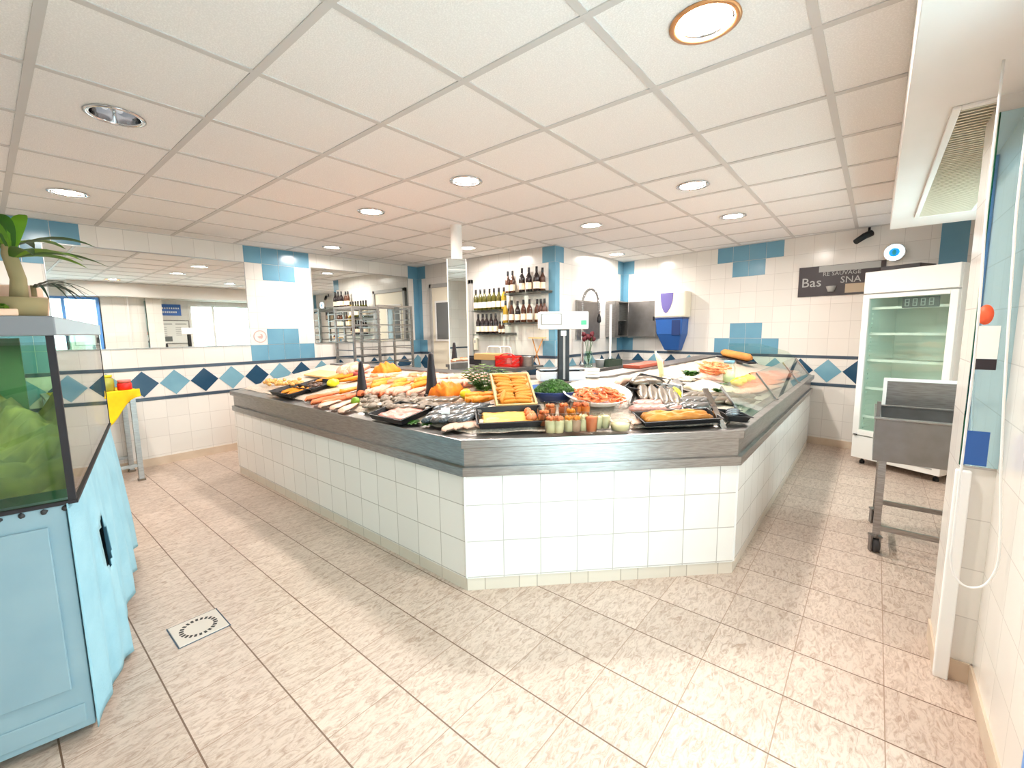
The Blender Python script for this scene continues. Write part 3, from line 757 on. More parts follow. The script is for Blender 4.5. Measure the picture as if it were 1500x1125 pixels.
# local: x depth 0..0.62, y from +.295 to -.36
yl, yr, dp, zb = .295, -.34, .60, .595
mb = MB(); w = .012
mb.box(0,yr,zb,w,yl,SZ).box(dp-w,yr,zb,dp,yl,SZ).box(w,yl-w,zb,dp-w,yl,SZ).box(w,yr,zb,dp-w,yr+w,SZ).box(w,yr+w,zb,dp-w,yl-w,zb+w)
mb.build('basin', [M['steel2']], t, bevel=.003)
mb = MB(); mb.box(-.008,yr-.008,SZ,.03,yl+.008,SZ+.012).box(dp-.03,yr-.008,SZ,dp,yl+.008,SZ+.012).box(.03,yl-.025,SZ,dp-.03,yl+.008,SZ+.012).box(.03,yr-.008,SZ,dp-.03,yr+.025,SZ+.012)
mb.build('rim', [M['steel']], t, bevel=.003)
mb = MB(); mb.box(dp-.012,yr,SZ+.012,dp,yl-.03,SZ+.20); mb.build('splashback', [M['steel']], t)
mb = MB(); q = .02
mb.box(dp-.024,yr,SZ+.18,dp-.0125,yl-.03,SZ+.2).box(dp-.024,yl-.05,SZ+.0125,dp-.0125,yl-.03,SZ+.18); mb.build('splashback_edge', [M['white']], t)
MB().box(.05,yl-.02,SZ+.012,.075,yl,SZ+.10).build('upright_peg', [M['steel2']], t)
for x in (.03,dp-.05):
    for y in (yl-.05,yr+.05):
        MB().box(x-.018,y-.018,.13,x+.018,y+.018,zb).build('leg', [M['steel']], t)
        c = MB(); 
        c.lathe([(.016,-.014),(.044,-.014),(.047,-.008),(.047,.008),(.044,.014),(.016,.014)],20)
        ob = c.build('caster', [M['rubber']], t, loc=(x+.02,y,.0475)); ob.rotation_euler = (PI/2,0,.3)
        MB().box(-.012,-.05,-.026,.03,.052,-.017).box(-.012,-.05,.017,.03,.052,.026).box(-.02,.05,-.03,.035,.06,.03).build('fork', [M['steel2']], ob).rotation_euler = (0,0,0)
        MB().lathe([(.012,.10),(.012,.14)],10,c=(x,y,0)).build('stem', [M['steel2']], t)
MB().box(.015,yr+.05,.155,.035,yl-.05,.185).build('lower_rail', [M['steel']], t)
MB().box(dp-.06,yr+.05,.155,dp-.04,yl-.05,.185).build('lower_rail', [M['steel']], t)
MB().box(.015,yl-.06,.155,dp-.06,yl-.04,.185).build('lower_rail', [M['steel']], t)

# ------------------------------------------------------------------ glass leaf, poster and cord at the right column
M['skymir'] = mat('sky_tinted_mirror', (176,208,218), .03, .9)  # blue tint painted in for the sky the strip reflects
t = thing('tall_mirror', 'tall narrow mirror strip tinted as if reflecting sky on the tiled column at right', 'mirror', (2.335,-.345,0))
MB().box(.0,-.055,.88,.008,.062,2.14).build('pane', [M['skymir']], t)
MB().box(-.002,.062,.88,.010,.066,2.14).build('edge', [glass_mat('green_glass_edge', (120,190,160))], t)
t = thing('sticker', 'round orange sticker on the tall mirror strip at right', 'sticker', (2.3345,-.303,1.445))
MB().lathe([(.0005,.0),(.036,.0),(.036,.0012),(.0005,.0012)],24,cap0=False,cap1=False,sy=.58).build('disc', [mat('orange_sticker',(244,98,58),.5)], t).rotation_euler = (0,-PI/2,0)
t = thing('notice_sheet', 'white paper notice on the tall mirror under the orange sticker', 'notice', (2.3345,-.312,1.345))
MB().box(-.0012,-.032,-.06,0,.027,.06).build('sheet', [M['paper']], t)
MB().box(-.0016,-.032,-.10,-.0002,.027,-.061).build('dark_strip', [M['sign']], t)
t = thing('blue_label', 'bright blue label low on the tall mirror strip at right', 'label', (2.3345,-.31,.955))
MB().box(-.0012,-.04,-.07,0,.025,.06).build('sheet', [M['bluep']], t)
# shutter cord: a loop hanging from the boxed soffit
pA = atx(1476,560,2.20); pB = atx(1426,560,2.24)
xc = 2.1
P1 = atx(1455,290,2.1); 
pts = []
def cp(x, y): return atx(x, y, 2.05)
left = [cp(1446,300),cp(1437,420),cp(1428,520),cp(1416,620),cp(1404,720),cp(1396,790)]
low = [cp(1393,818),cp(1397,840),cp(1408,855),cp(1424,861),cp(1442,857),cp(1456,840),cp(1464,815)]
right = [cp(1466,760),cp(1466,700),cp(1470,600),cp(1477,480),cp(1484,380),cp(1491,290)]
def off(p): return (p.x, max(p.y, FY+.02), p.z)
allp = [Vector(off(p)) for p in left+low+right]
topz = 2.2
l0 = allp[0]; r0 = allp[-1]
allp = [Vector((l0.x,l0.y,topz))]+allp+[Vector((r0.x,r0.y,topz))]
# resample smoothly
def smooth(P, n=5):
    out = []
    for i in range(len(P)-1):
        a, b, c, d = P[max(i-1,0)], P[i], P[i+1], P[min(i+2,len(P)-1)]
        for k in range(n):
            s = k/n; out.append(.5*((2*b)+(c-a)*s+(2*a-5*b+4*c-d)*s*s+(3*b-a-3*c+d)*s**3))
    return out+[P[-1]]
o = MB().tube(smooth(allp),.0035,8).build('shutter_cord', [M['whitep']])
tag(o, 'thin white pull cord hanging in a long loop at the right edge', 'cord')

# what the mirrors show behind the camera: notice board, blue sign, shop window and entrance frames
t = thing('notice_board', 'white notice board with printed sheets, seen in the long mirror', 'notice board', (2.93,WY+.002,1.47), 0)
MB().box(-.29,0,-.26,.29,.015,.26).build('board', [M['paper']], t)
mb = MB()
for a in ((-.30,-.27,.30,-.26),(-.30,.26,.30,.27),(-.30,-.26,-.29,.26),(.29,-.26,.30,.26)): mb.box(a[0],0,a[1],a[2],.022,a[3])
mb.build('frame', [M['blackm']], t)
for sx in (-.14,.14):
    mb = MB(); mb.box(sx-.11,.015,.17,sx+.11,.0165,.2)
    for k in range(5): mb.box(sx-.11,.015,.10-.045*k,sx-.0,.0165,.112-.045*k)
    mb.build('printed_lines', [M['signgrey']], t)
MB().box(-.25,.015,-.22,-.05,.017,-.10).build('dark_card', [M['pane_dark']], t)
t = thing('blue_sign', 'small blue sign with two white lines, seen in the long mirror', 'sign', (2.88,WY+.002,1.98))
MB().box(-.22,0,-.13,.22,.012,.13).build('board', [M['signblue']], t)
for z, n in ((.04,9),(-.05,7)):
    mb = MB()
    for k in range(n): x = -.17+.34*k/(n-1) if n == 9 else -.12+.24*k/(n-1); mb.box(x-.012,.012,z-.018,x+.012,.0135,z+.018)
    mb.build('lettering', [M['paper']], t)
def frame(name, x0, x1, y, z0, z1, m, bars=()):
    o = MB(); e = .05
    o.box(x0,y-.03,z0,x0+e,y+.03,z1).box(x1-e,y-.03,z0,x1,y+.03,z1).box(x0+e,y-.03,z1-e,x1-e,y+.03,z1)
    if z0 > .1: o.box(x0+e,y-.03,z0,x1-e,y+.03,z0+e)
    for b in bars: o.box(b-.025,y-.03,z0+e*(z0>.1),b+.025,y+.03,z1-e)
    s = struct(o.build(name, [m])); struct(MB().box(x0+e,y-.003,z0+.01,x1-e,y+.003,z1-e).build('pane', [M['glass']], s)); return s
M['bframe'] = mat('blue_frame', (92,150,220), .4)
frame('window_1', DX0, DX1, FY-.02, .0, DZ, M['bframe'], (1.1,))
frame('window_2', 3.25, 4.7, WY-.01, .9, 2.12, M['white'], (3.75,))
p = aty(381,493,YL); t = thing('round_decal', 'round pale pink emblem decal on the white tile beside the blue tiles', 'decal', (p.x,YL-.0005,p.z))
mb = MB(); n = 28
vs = []; fs = []
for k in range(n):
    q = 2*PI*k/n
    for r in (.066,.078): vs.append((r*math.cos(q),-.0012,r*math.sin(q)))
for k in range(n): fs.append((2*k,2*k+1,2*((k+1)%n)+1,2*((k+1)%n)))
mb.add(vs, fs); M['decal'] = mat('pink_grey_print', (196,166,160), .6); mb.build('ring', [M['decal']], t)
mb = MB(); mb.add([(-.035,-.0012,.0),(-.015,-.0012,-.02),(.02,-.0012,-.03),(.035,-.0012,-.005),(.028,-.0012,.028),(.0,-.0012,.035),(.012,-.0012,.01)],[(0,1,2,3,4,5,6)]); mb.build('motif', [M['decal']], t)
p = atx(699,504,XM); t = thing('wall_socket', 'cream electrical box on the wall tiles left of the beige block', 'socket', (XM-.003,p.y,p.z))
MB().box(-.045,-.032,-.09,0,.032,.09).build('box', [M['cream']], t, bevel=.006); MB().box(-.0475,-.016,.02,-.0445,.016,.06).build('switch', [M['grey']], t)
# ------------------------------------------------------------------ fish tank on its blue stand
TR = math.atan2(.19,.98)               # the stand is turned a little
C0 = Vector((.155,2.05,0))             # its front right corner
def tl(name, label, cat, z=0): t = thing(name, label, cat, (C0.x,C0.y,z), -TR); return t
LT, WT = 1.66, .50                      # length along local y, width along local -x
ZS, ZT = .85, 1.412
t = tl('tank_stand', 'pale blue panelled stand on wheels carrying the fish tank', 'stand')
MB().box(-WT,0,.035,-.03,LT,ZS).build('body', [M['bpanel']], t, bevel=.004)
mb = MB(); mb.box(-WT+.01,-.012,.20,-.075,0,.785).build('door', [M['bpanel']], t, bevel=.003)
MB().box(-WT+.01,-.006,.06,-.05,0,.13).build('lower_panel', [M['bpanel']], t, bevel=.003)
mb = MB()
for k in range(9): mb.ball((-.03-.05*k,.0,ZS-.012),.009,0,8,5,.2)
mb.build('pebble_strip', [M['rubber']], t)
for x in (-.08,-WT+.06):
    for y in (.06,LT-.06): MB().lathe([(.026,-.016),(.03,-.012),(.03,.012),(.026,.016)],14).build('caster', [M['bark'] if False else M['rubber']], t, loc=(x,y,.03)).rotation_euler = (0,PI/2,0)
# cloth skirt on the aisle side
nu, nv = 64, 30; vs = []; fs = []
for i in range(nu+1):
    yy = -.01+(LT+.02)*i/nu
    for j in range(nv+1):
        v = j/nv; z0 = .022+.012*math.sin(yy*9)+.012*math.sin(yy*23)+.05*max(0,yy-.5)
        z = ZS+.004-(ZS-z0)*v
        x = -.026+.016*min(1,max(0,yy)/.15)+.045*v**.6*min(1,max(0,yy)/.4)*(1+.42*math.sin(yy*17+1.5*math.sin(yy*5))+.25*math.sin(yy*41+3*v))
        vs.append((x,yy,z))
hole = lambda i, j: ((i/nu-.23)/.05)**2+((j/nv-.36)/.14)**2 < 1
for i in range(nu):
    for j in range(nv):
        if hole(i+.5,j+.5): continue
        a = i*(nv+1)+j; fs.append((a,a+1,a+nv+2,a+nv+1))
o = MB().add(vs, fs, 0, smooth=True).build('cloth_skirt', [M['cloth']])
o.location = (C0.x,C0.y,0); o.rotation_euler = (0,0,-TR)
sm = o.modifiers.new('Solidify','SOLIDIFY'); sm.thickness = .003; sm.offset = 1
tag(o, 'light blue cloth skirt with a torn gap hanging along the tank stand', 'cloth')

t = tl('fish_tank', 'glass fish tank with murky green water on the blue stand', 'fish tank', ZS)
hT = ZT-ZS; gI = .009
MB().box(-WT,0,0,-.004,gI,hT).build('front_pane', [M['gglass']], t)
MB().box(-.004-gI,gI,.0,-.004,LT-gI,hT).build('long_pane', [M['gglass']], t)
MB().box(-WT,LT-gI,0,-.004,LT,hT).build('end_pane', [M['gglass']], t)
MB().box(-WT,gI,0,-WT+gI,LT-gI,hT).build('long_pane', [M['algae']], t)
for x, y in ((-.010,0),(-.010,LT),(-WT+.006,0)): MB().box(x-.011,y-.004,0,x+.008,y+.012 if y == 0 else y+.004,hT).build('corner_seal', [M['blackm']], t)
mb = MB(); mb.box(-WT-.004,-.006,0,.002,.012,.012).box(-.014,.012,0,.002,LT+.004,.012); mb.build('base_rim', [M['blackm']], t)
MB().box(-WT-.01,-.012,hT,.006,LT+.012,hT+.062).build('lid', [mat('tank_lid_grey',(132,134,140),.4)], t, bevel=.004)
MB().box(-WT+gI+.002,gI+.002,.02,-.004-gI-.002,LT*.62,hT-.03).build('water', [M['tint']], t)
MB().box(-WT+.012,LT*.62+.004,.0,-.24,LT*.62+.02,hT-.01).build('backing_panel', [M['algae']], t)
nu, nv = 26, 14; vs = []; fs = []
for i in range(nu+1):
    for j in range(nv+1):
        x = -WT+gI+.004+(WT-2*gI-.014)*j/nv; y = gI+.004+(LT*.60)*i/nu
        h = .05+.26*(i/nu)**.55*(.75+.25*math.sin(j*.9+i*.4))+.03*math.sin(i*1.7)*math.cos(j*1.3)
        vs.append((x,y,h))
b = len(vs)
for i in range(nu):
    for j in range(nv): a = i*(nv+1)+j; fs.append((a,a+nv+1,a+nv+2,a+1))
o = MB().add(vs, fs, 0, smooth=True).build('mossy_bed', [M['moss']], t)

ld = bpy.data.lights.new('tank_lamp','AREA'); ld.shape = 'RECTANGLE'; ld.size = .04; ld.size_y = .7; ld.energy = 5; ld.color = (.95,1,.92)
lo = bpy.data.objects.new('tank_lamp', ld); COL.objects.link(lo); lo.parent = t; lo.location = (-WT*.5,.45,hT-.012)
# plants and planter on the tank lid
ZL = ZT+.062
def leaf(mb, base, d, L, w, droop, m=0, n=7):
    d = Vector(d).normalized(); side = d.cross(Vector((0,0,1))); side = side.normalized() if side.length > 1e-3 else Vector((1,0,0))
    vs = []; fs = []
    for i in range(n+1):
        s = i/n; p = Vector(base)+d*L*s+Vector((0,0,-droop*L*s*s)); ww = w*math.sin(PI*min(1,.12+.88*s))**.8 if i < n else .001
        vs += [p-side*ww, p+Vector((0,0,-ww*.35)), p+side*ww]
    for i in range(n):
        for k in (0,1): a = i*3+k; fs.append((a,a+1,a+4,a+3))
    mb.add(vs, fs, m, smooth=True)
pb = Vector(C0)+Vector((-.062,.10,0))
t = thing('dracaena', 'tall leafy plant with thick stem on top of the fish tank', 'plant', (pb.x,pb.y,ZL))
MB().lathe([(.05,0),(.06,.005),(.068,.06),(.06,.06),(.055,.045)],18,cap1=True).build('pot', [M['bark']], t)
MB().tube([(0,0,.04),(.006,.0,.12),(-.006,.01,.2),(0,0,.25)],[.024,.02,.019,.016],10).build('stem', [M['bark']], t)
for k in range(16):
    a = 2*PI*k*.382+.3; el = .45+.9*((k*7)%5)/5
    mb = MB(); leaf(mb, (.008*math.cos(a),.008*math.sin(a),.19+.012*(k%5)), (math.cos(a)*math.cos(el),math.sin(a)*math.cos(el),math.sin(el)), .20+.06*((k*3)%4)/4, .021, .5)
    mb.build('leaf', [M['leaf'] if k % 2 else M['leafl']], t)
pb2 = pb+Vector((.055,-.04,0))
t = thing('spiky_plant', 'small dark spiky leaved plant at the corner of the tank lid', 'plant', (C0.x-.02,C0.y+.20,ZL))
MB().lathe([(.028,0),(.036,.07),(.03,.07),(.028,.055)],16,cap1=True).build('pot', [M['terracotta']], t)
for k in range(9):
    a = -1.4+2.2*k/8; mb = MB(); leaf(mb, (0,0,.10), (math.cos(a),math.sin(a),.55+.1*(k%3)), .16+.03*(k%3), .0055, .75); mb.build('leaf', [M['leafd']], t)
MB().tube([(0,0,.05),(0,0,.11)],.007,8).build('stem', [M['bark']], t)
t = thing('low_plant', 'low bushy green plant along the front of the tank lid', 'plant', (C0.x-.14,C0.y+.035,ZL))
MB().box(-.07,-.025,0,.07,.025,.022).build('tray', [M['terracotta']], t, bevel=.004)
for k in range(26):
    a = random.uniform(0,2*PI); mb = MB(); leaf(mb, (random.uniform(-.06,.06),random.uniform(-.015,.015),.02), (math.cos(a),math.sin(a),random.uniform(.5,1.4)), random.uniform(.04,.07), .011, .4); mb.build('leaf', [M['leaf'] if k % 3 else M['leafl']], t)
t = thing('planter_box', 'peach coloured box shaped planter behind the plant stem', 'planter', (C0.x-.045,C0.y+.34,ZL), -TR)
MB().box(-.05,-.06,0,.05,.06,.115).build('body', [M['terracotta']], t, bevel=.006)
MB().box(-.016,-.062,.06,.016,-.058,.10).build('plaque', [mat('planter_plaque',(170,110,100),.5)], t)

# small table with the yellow cloth and jars
t = thing('side_table', 'small steel leg table against the left wall', 'table', (.60,5.66,0))
MB().box(-.30,-.26,.86,.30,.24,.885).build('top', [M['grey']], t, bevel=.003)
for sx in (-1,1):
    for sy in (-1,1):
        lg = MB().box(sx*.27-.02,sy*.22-.02,.02,sx*.27+.02,sy*.22+.02,.86).build('leg', [M['steel']], t)
        MB().box(sx*.27-.028,sy*.22-.028,0,sx*.27+.028,sy*.22+.028,.02).build('foot', [M['brownf']], lg)
MB().box(-.27,-.23,.14,.27,-.21,.17).build('lower_rail', [M['steel']], t); MB().box(-.27,.21,.14,.27,.23,.17).build('lower_rail', [M['steel']], t)
nu, nv = 24, 16; vs = []; fs = []
for i in range(nu+1):
    u = i/nu
    for j in range(nv+1):
        v = j/nv
        yy = -.29-.02*math.sin(u*14)*v
        drop = v*(.06+.26*math.exp(-((u-.55)/.24)**2))
        vs.append((-.25+.57*u, yy-.01*v+.012*math.sin(u*19+v*3)*v, .899-drop+.03*max(0,u-.8)))
for i in range(nu):
    for j in range(nv): a = i*(nv+1)+j; fs.append((a,a+1,a+nv+2,a+nv+1))
b = len(vs)
vs += [(-.26,-.285,.892),(.31,-.285,.892),(.31,.20,.892),(-.26,.20,.892)]; fs.append((b,b+1,b+2,b+3))
o = MB().add(vs, fs, 0, smooth=True).build('yellow_cloth', [M['yellow']]); o.location = (.60,5.66,0)
sm = o.modifiers.new('Solidify','SOLIDIFY'); sm.thickness = .004
tag(o, 'bright yellow cloth hanging in a point over the small table', 'cloth')
t = thing('jar', 'olive green jar on the yellow cloth', 'jar', (.69,5.47,.895))
MB().lathe([(.062,0),(.07,.01),(.07,.11),(.055,.125),(.055,.13)],20).build('body', [mat('olive_jar',(176,174,60),.3,c2=(150,150,60),ns=9)], t)
MB().lathe([(.06,.13),(.06,.15)],20).build('lid', [M['lemon']], t)
t = thing('jar', 'small red topped jar on the yellow cloth beside the olive jar', 'jar', (.83,5.47,.895))
MB().lathe([(.05,0),(.055,.01),(.055,.06),(.045,.07)],20).build('body', [M['red']], t)
MB().lathe([(.05,.07),(.05,.095)],20).build('lid', [mat('pink_lid',(214,120,110),.4)], t)

# floor drain
t = thing('floor_drain', 'square steel floor drain cover with a ring of slots', 'drain', (.533,2.431,0))
MB().box(-.1,-.1,.0005,.1,.1,.004).build('plate', [mat('drain_plate',(206,198,188),.35,.2)], t, bevel=.002)
for k in range(22):
    a = 2*PI*k/22; MB().obox((.068*math.cos(a),.068*math.sin(a),.0042),(math.cos(a),math.sin(a),0),(-math.sin(a),math.cos(a),0),(0,0,1),.009,.0055,.0006).build('slot', [M['black']], t)
mb = MB()
for a in ((-.101,-.104,.101,-.1),(-.101,.1,.101,.104),(-.105,-.104,-.101,.104),(.101,-.104,.105,.104)): mb.box(a[0],a[1],.0003,a[2],a[3],.0025)
mb.build('rim', [M['strip']], t)

# ------------------------------------------------------------------ the fish counter
S2 = math.sqrt(2)
KX, KY, KD = 1.555, .545, 3.18          # faces: x = KX, y = KY, x+y = KD
YE, XE = 4.92, 6.16                     # ends of the arms
def chain(e):
    x = KX+e; y = KY+e; d = KD+e*S2
    return [(x,YE),(x,d-x),(d-y,y),(XE,y)]
DB = 1.24
def outline(e, eb): return chain(e)+list(reversed(chain(eb)))
cnt = thing('fish_counter', 'long angled fishmonger counter in white tile and steel', 'counter', (0,0,0))
mb = MB()
ch = chain(0); zt = .652
us = [0]; 
for i in range(3): us.append(us[-1]+(Vector(ch[i+1])-Vector(ch[i])).length)
for i in range(3):
    a, b = ch[i], ch[i+1]; L = (Vector(b)-Vector(a)).length
    u0, u1 = ((-L,0),(0,L),(0,L))[i]
    mb.quad((*a,.07),(*b,.07),(*b,zt),(*a,zt),0,[(u0,-.008),(u1,-.008),(u1,zt-.078),(u0,zt-.078)])
bk = chain(1.1)
mb.quad((*ch[3],.07),(*bk[3],.07),(*bk[3],zt),(*ch[3],zt),0,[(0,0),(1.1,0),(1.1,.57),(0,.57)])
mb.quad((*bk[0],.07),(*ch[0],.07),(*ch[0],zt),(*bk[0],zt),0,[(0,0),(1.1,0),(1.1,.57),(0,.57)])
for i in range(3): mb.quad((*bk[i+1],0),(*bk[i],0),(*bk[i],.9),(*bk[i+1],.9),1)
mb.build('tiled_base', [M['ctile'], M['white']], cnt)
mb = MB(); c1 = chain(.004); c0 = chain(-.006)
for z0, z1, cc in ((0,.078,c1),):
    for i in range(3): mb.quad((*cc[i],z0),(*cc[i+1],z0),(*cc[i+1],z1),(*cc[i],z1),0)
mb.quad((*cc[3],0),(*bk[3],0),(*bk[3],.078),(*cc[3],.078)); mb.quad((*bk[0],0),(*cc[0],0),(*cc[0],.078),(*bk[0],.078))
mb.build('plinth', [tile_mat('plinth_tile',(222,212,198),(180,168,152),.2035,.004,.35,'Object')], cnt)
mb = MB()
for i in (1,2): mb.lathe([(.006,.078),(.006,zt)],10,c=(ch[i][0],ch[i][1],0),cap0=False,cap1=False)
mb.build('corner_trim', [M['whitep']], cnt)
def band(eA, z0, z1, eI):                # a steel band following the three faces
    o_, i_ = chain(eA), chain(eI); mb = MB(); n = 4
    vs = [(*p,z0) for p in o_]+[(*p,z1) for p in o_]+[(*p,z0) for p in i_]+[(*p,z1) for p in i_]
    fs = []
    for k in range(3): fs += [(k,k+1,n+k+1,n+k),(n+k,n+k+1,3*n+k+1,3*n+k),(k+1,k,2*n+k,2*n+k+1)]
    fs += [(0,n,3*n,2*n),(3,2*n+3,3*n+3,n+3)]
    return mb.add(vs, fs)
band(-.018,.648,.698,.03).build('steel_lower_band', [M['steel']], cnt, bevel=.003)
band(.004,.698,.803,.03).build('steel_recess', [M['steel']], cnt)
band(-.026,.803,.850,.06).build('steel_lip', [M['steel']], cnt, bevel=.004)
LIPE = -.026
def surf(X, Y, cap=1.0):
    d = min(X-KX-.034, Y-KY-.034, (X+Y-KD)/S2-.034)
    return .846+.19*max(0,min(cap,d))
# sloping steel bed and the level rear ledge
def strip(e0, e1, z0, z1, mb, m=0):
    a, b = chain(e0), chain(e1)
    for k in range(3): mb.quad((*a[k],z0),(*a[k+1],z0),(*b[k+1],z1),(*b[k],z1),m)
    return mb
mb = MB(); strip(.034,1.034,.846,1.036,mb); mb.build('display_bed', [M['steel']], cnt)
mb = MB(); zL = 1.05
strip(1.034,1.034,1.0,zL,mb); strip(1.034,DB,zL,zL,mb); strip(DB,DB,zL,.6,mb)
for q in (0,3):
    a, b = chain(1.034)[q], chain(DB)[q]; mb.quad((*a,.6),(*b,.6),(*b,zL),(*a,zL))
    a, b = chain(.03)[q], chain(1.034)[q]; mb.add([(*a,.65),(*b,.65),(*b,1.036),(*a,.846)], [(0,1,2,3)])
mb.build('rear_ledge', [M['steel2']], cnt)

# crushed ice over the bed, in a net that follows the slope
mb = MB(); nd = 22
def icez(X, Y): return surf(X,Y)+.014+.005*math.sin(X*23+1.3*math.sin(Y*17))*math.sin(Y*29)
rows = []
for k in range(nd+1):
    e = .085+.93*k/nd; c = chain(e); row = []
    for sgi, ns in ((0,64),(1,30),(2,70)):
        a, b = Vector(c[sgi]), Vector(c[sgi+1])
        if sgi == 0: a = Vector((a.x, YE-.05))
        if sgi == 2: b = Vector((XE-.05, b.y))
        for q in range(ns+(1 if sgi == 2 else 0)): row.append(a.lerp(b,q/ns))
    rows.append(row)
W = len(rows[0]); vs = []; fs = []
for k, row in enumerate(rows):
    for p in row:
        edge = .012 if k in (0,nd) else 0
        vs.append((p.x,p.y,icez(p.x,p.y)-edge))
for k in range(nd):
    for q in range(W-1): a = k*W+q; fs.append((a,a+1,a+W+1,a+W))
o = MB().add(vs, fs, 0, smooth=True).build('crushed_ice', [M['ice']])
tag(o, 'crushed ice bed spread under the fish on the counter', 'ice', kind='stuff')

def hit(px, py, lift=.02):
    """where a ray through this picture point meets the ice"""
    d = ray(px,py); t0 = .6; f = lambda t: (EYE+d*t).z-(surf(*(EYE+d*t).xy)+lift)
    t = t0
    while t < 9 and f(t) > 0: t += .02
    a, b = t-.02, t
    for _ in range(30):
        c = (a+b)/2
        if f(c) > 0: a = c
        else: b = c
    return EYE+d*b
def nrm(p):
    e = .01; gx = (surf(p.x+e,p.y)-surf(p.x-e,p.y))/(2*e); gy = (surf(p.x,p.y+e)-surf(p.x,p.y-e))/(2*e)
    return Vector((-gx,-gy,1)).normalized()
def lay(o, p, head, scale=None, level=False, tilt=0):
    """set an object down on the slope at p, its local x along the plan heading"""
    n = Vector((0,0,1)) if level else nrm(p); h = Vector((math.cos(head),math.sin(head),0)); x = (h-n*h.dot(n)).normalized(); y = n.cross(x)
    m3 = Matrix((x,y,n)).transposed()
    if tilt: m3 = m3 @ Matrix.Rotation(tilt,3,'X')
    o.location = p; o.rotation_euler = m3.to_euler()
    if scale: o.scale = scale
    return o
def lay2(o, a, b, w, h, lift=.02):
    A_, B_ = hit(*a,lift), hit(*b,lift); d = B_-A_
    return lay(o, (A_+B_)/2, math.atan2(d.y,d.x), (d.length, w, h))
AISLE = math.atan2(-1,-1)               # facing the customer at the corner
def guard(px, py, dx, tall=.24, name='bracket'): pass
# glass guard along the right arm, leaning over the fish
gp = [aty(1092,626,KY+.02).x, aty(1137,586,KY+.02).x, aty(1170,562,KY+.02).x, 6.1]
lean = .15; ht = .20
for k in range(3):
    x0, x1 = gp[k]+.012, gp[k+1]-.012; y = KY+.02
    mb = MB(); mb.add([(x0,y,.852),(x1,y,.852),(x1,y+lean,.852+ht),(x0,y+lean,.852+ht),(x0,y+.006,.852),(x1,y+.006,.852),(x1,y+lean+.006,.852+ht),(x0,y+lean+.006,.852+ht)],
        [(0,1,2,3),(7,6,5,4),(0,4,5,1),(3,2,6,7),(0,3,7,4),(1,5,6,2)]).build('glass_guard', [M['guard']], cnt)
for k, x in enumerate(gp):
    y = KY+.018
    mb = MB(); mb.obox((x,y+lean/2,.85+ht/2),(0,lean,ht),(1,0,0),(0,-ht,lean),(lean**2+ht**2)**.5/2,.012,.006); mb.build('guard_bracket', [M['chrome']], cnt)
    MB().box(x-.022,y-.015,.849,x+.022,y+.03,.858).build('bracket_foot', [M['steel']], cnt)
q0 = hit(1060,628,.0); 
mb = MB(); mb.obox(q0+Vector((.075,.075,.10)),(.15,.15,.2),(1,-1,0),(-1,-1,1.06),.145,.016,.006); mb.build('guard_bracket', [M['chrome']], cnt)
# end panel of the guard
mb = MB(); pr = [(.06,0),(.9,.17),(.9,.36),(.55,.36),(.25,.27),(.1,.12)]
mb.add([(6.12,KY+y,.85+z) for y, z in pr]+[(6.128,KY+y,.85+z) for y, z in pr], [tuple(range(6)),tuple(range(11,5,-1))]+[(i,6+i,6+(i+1)%6,(i+1)%6) for i in range(6)]); mb.build('end_glass', [M['gglass']], cnt)
# ------------------------------------------------------------------ food shapes (unit size, scaled when laid down)
def unit_fillet(seed, m, taper=.35, bend=.08):
    rnd = random.Random(seed); nu, nv = 14, 8; vs = []; fs = []
    ph = rnd.uniform(0,6)
    for i in range(nu+1):
        t = i/nu; w = (math.sin(PI*min(1,max(0,.06+.9*t)))**.45)*(1-taper*t)*.5
        yc = bend*math.sin(PI*t+ph*.1)
        for j in range(nv+1):
            s = -1+2*j/nv; z = max(0,(1-abs(s)**2.4))**.6*(1-.55*t)*(.9+.1*math.sin(9*t+ph+3*s))
            if i in (0,nu): z *= .25
            vs.append((t-.5, yc+w*s, z))
    for i in range(nu):
        for j in range(nv): a = i*(nv+1)+j; fs.append((a,a+nv+1,a+nv+2,a+1))
    fs.append(tuple(range(nv+1))); fs.append(tuple(range((nu+1)*(nv+1)-1, nu*(nv+1)-1, -1)))
    fs.append(tuple([i*(nv+1) for i in range(nu,-1,-1)]+[i*(nv+1)+nv for i in range(nu+1)]))
    return MB().add(vs, fs, 0, smooth=True).mesh('fillet', [m])
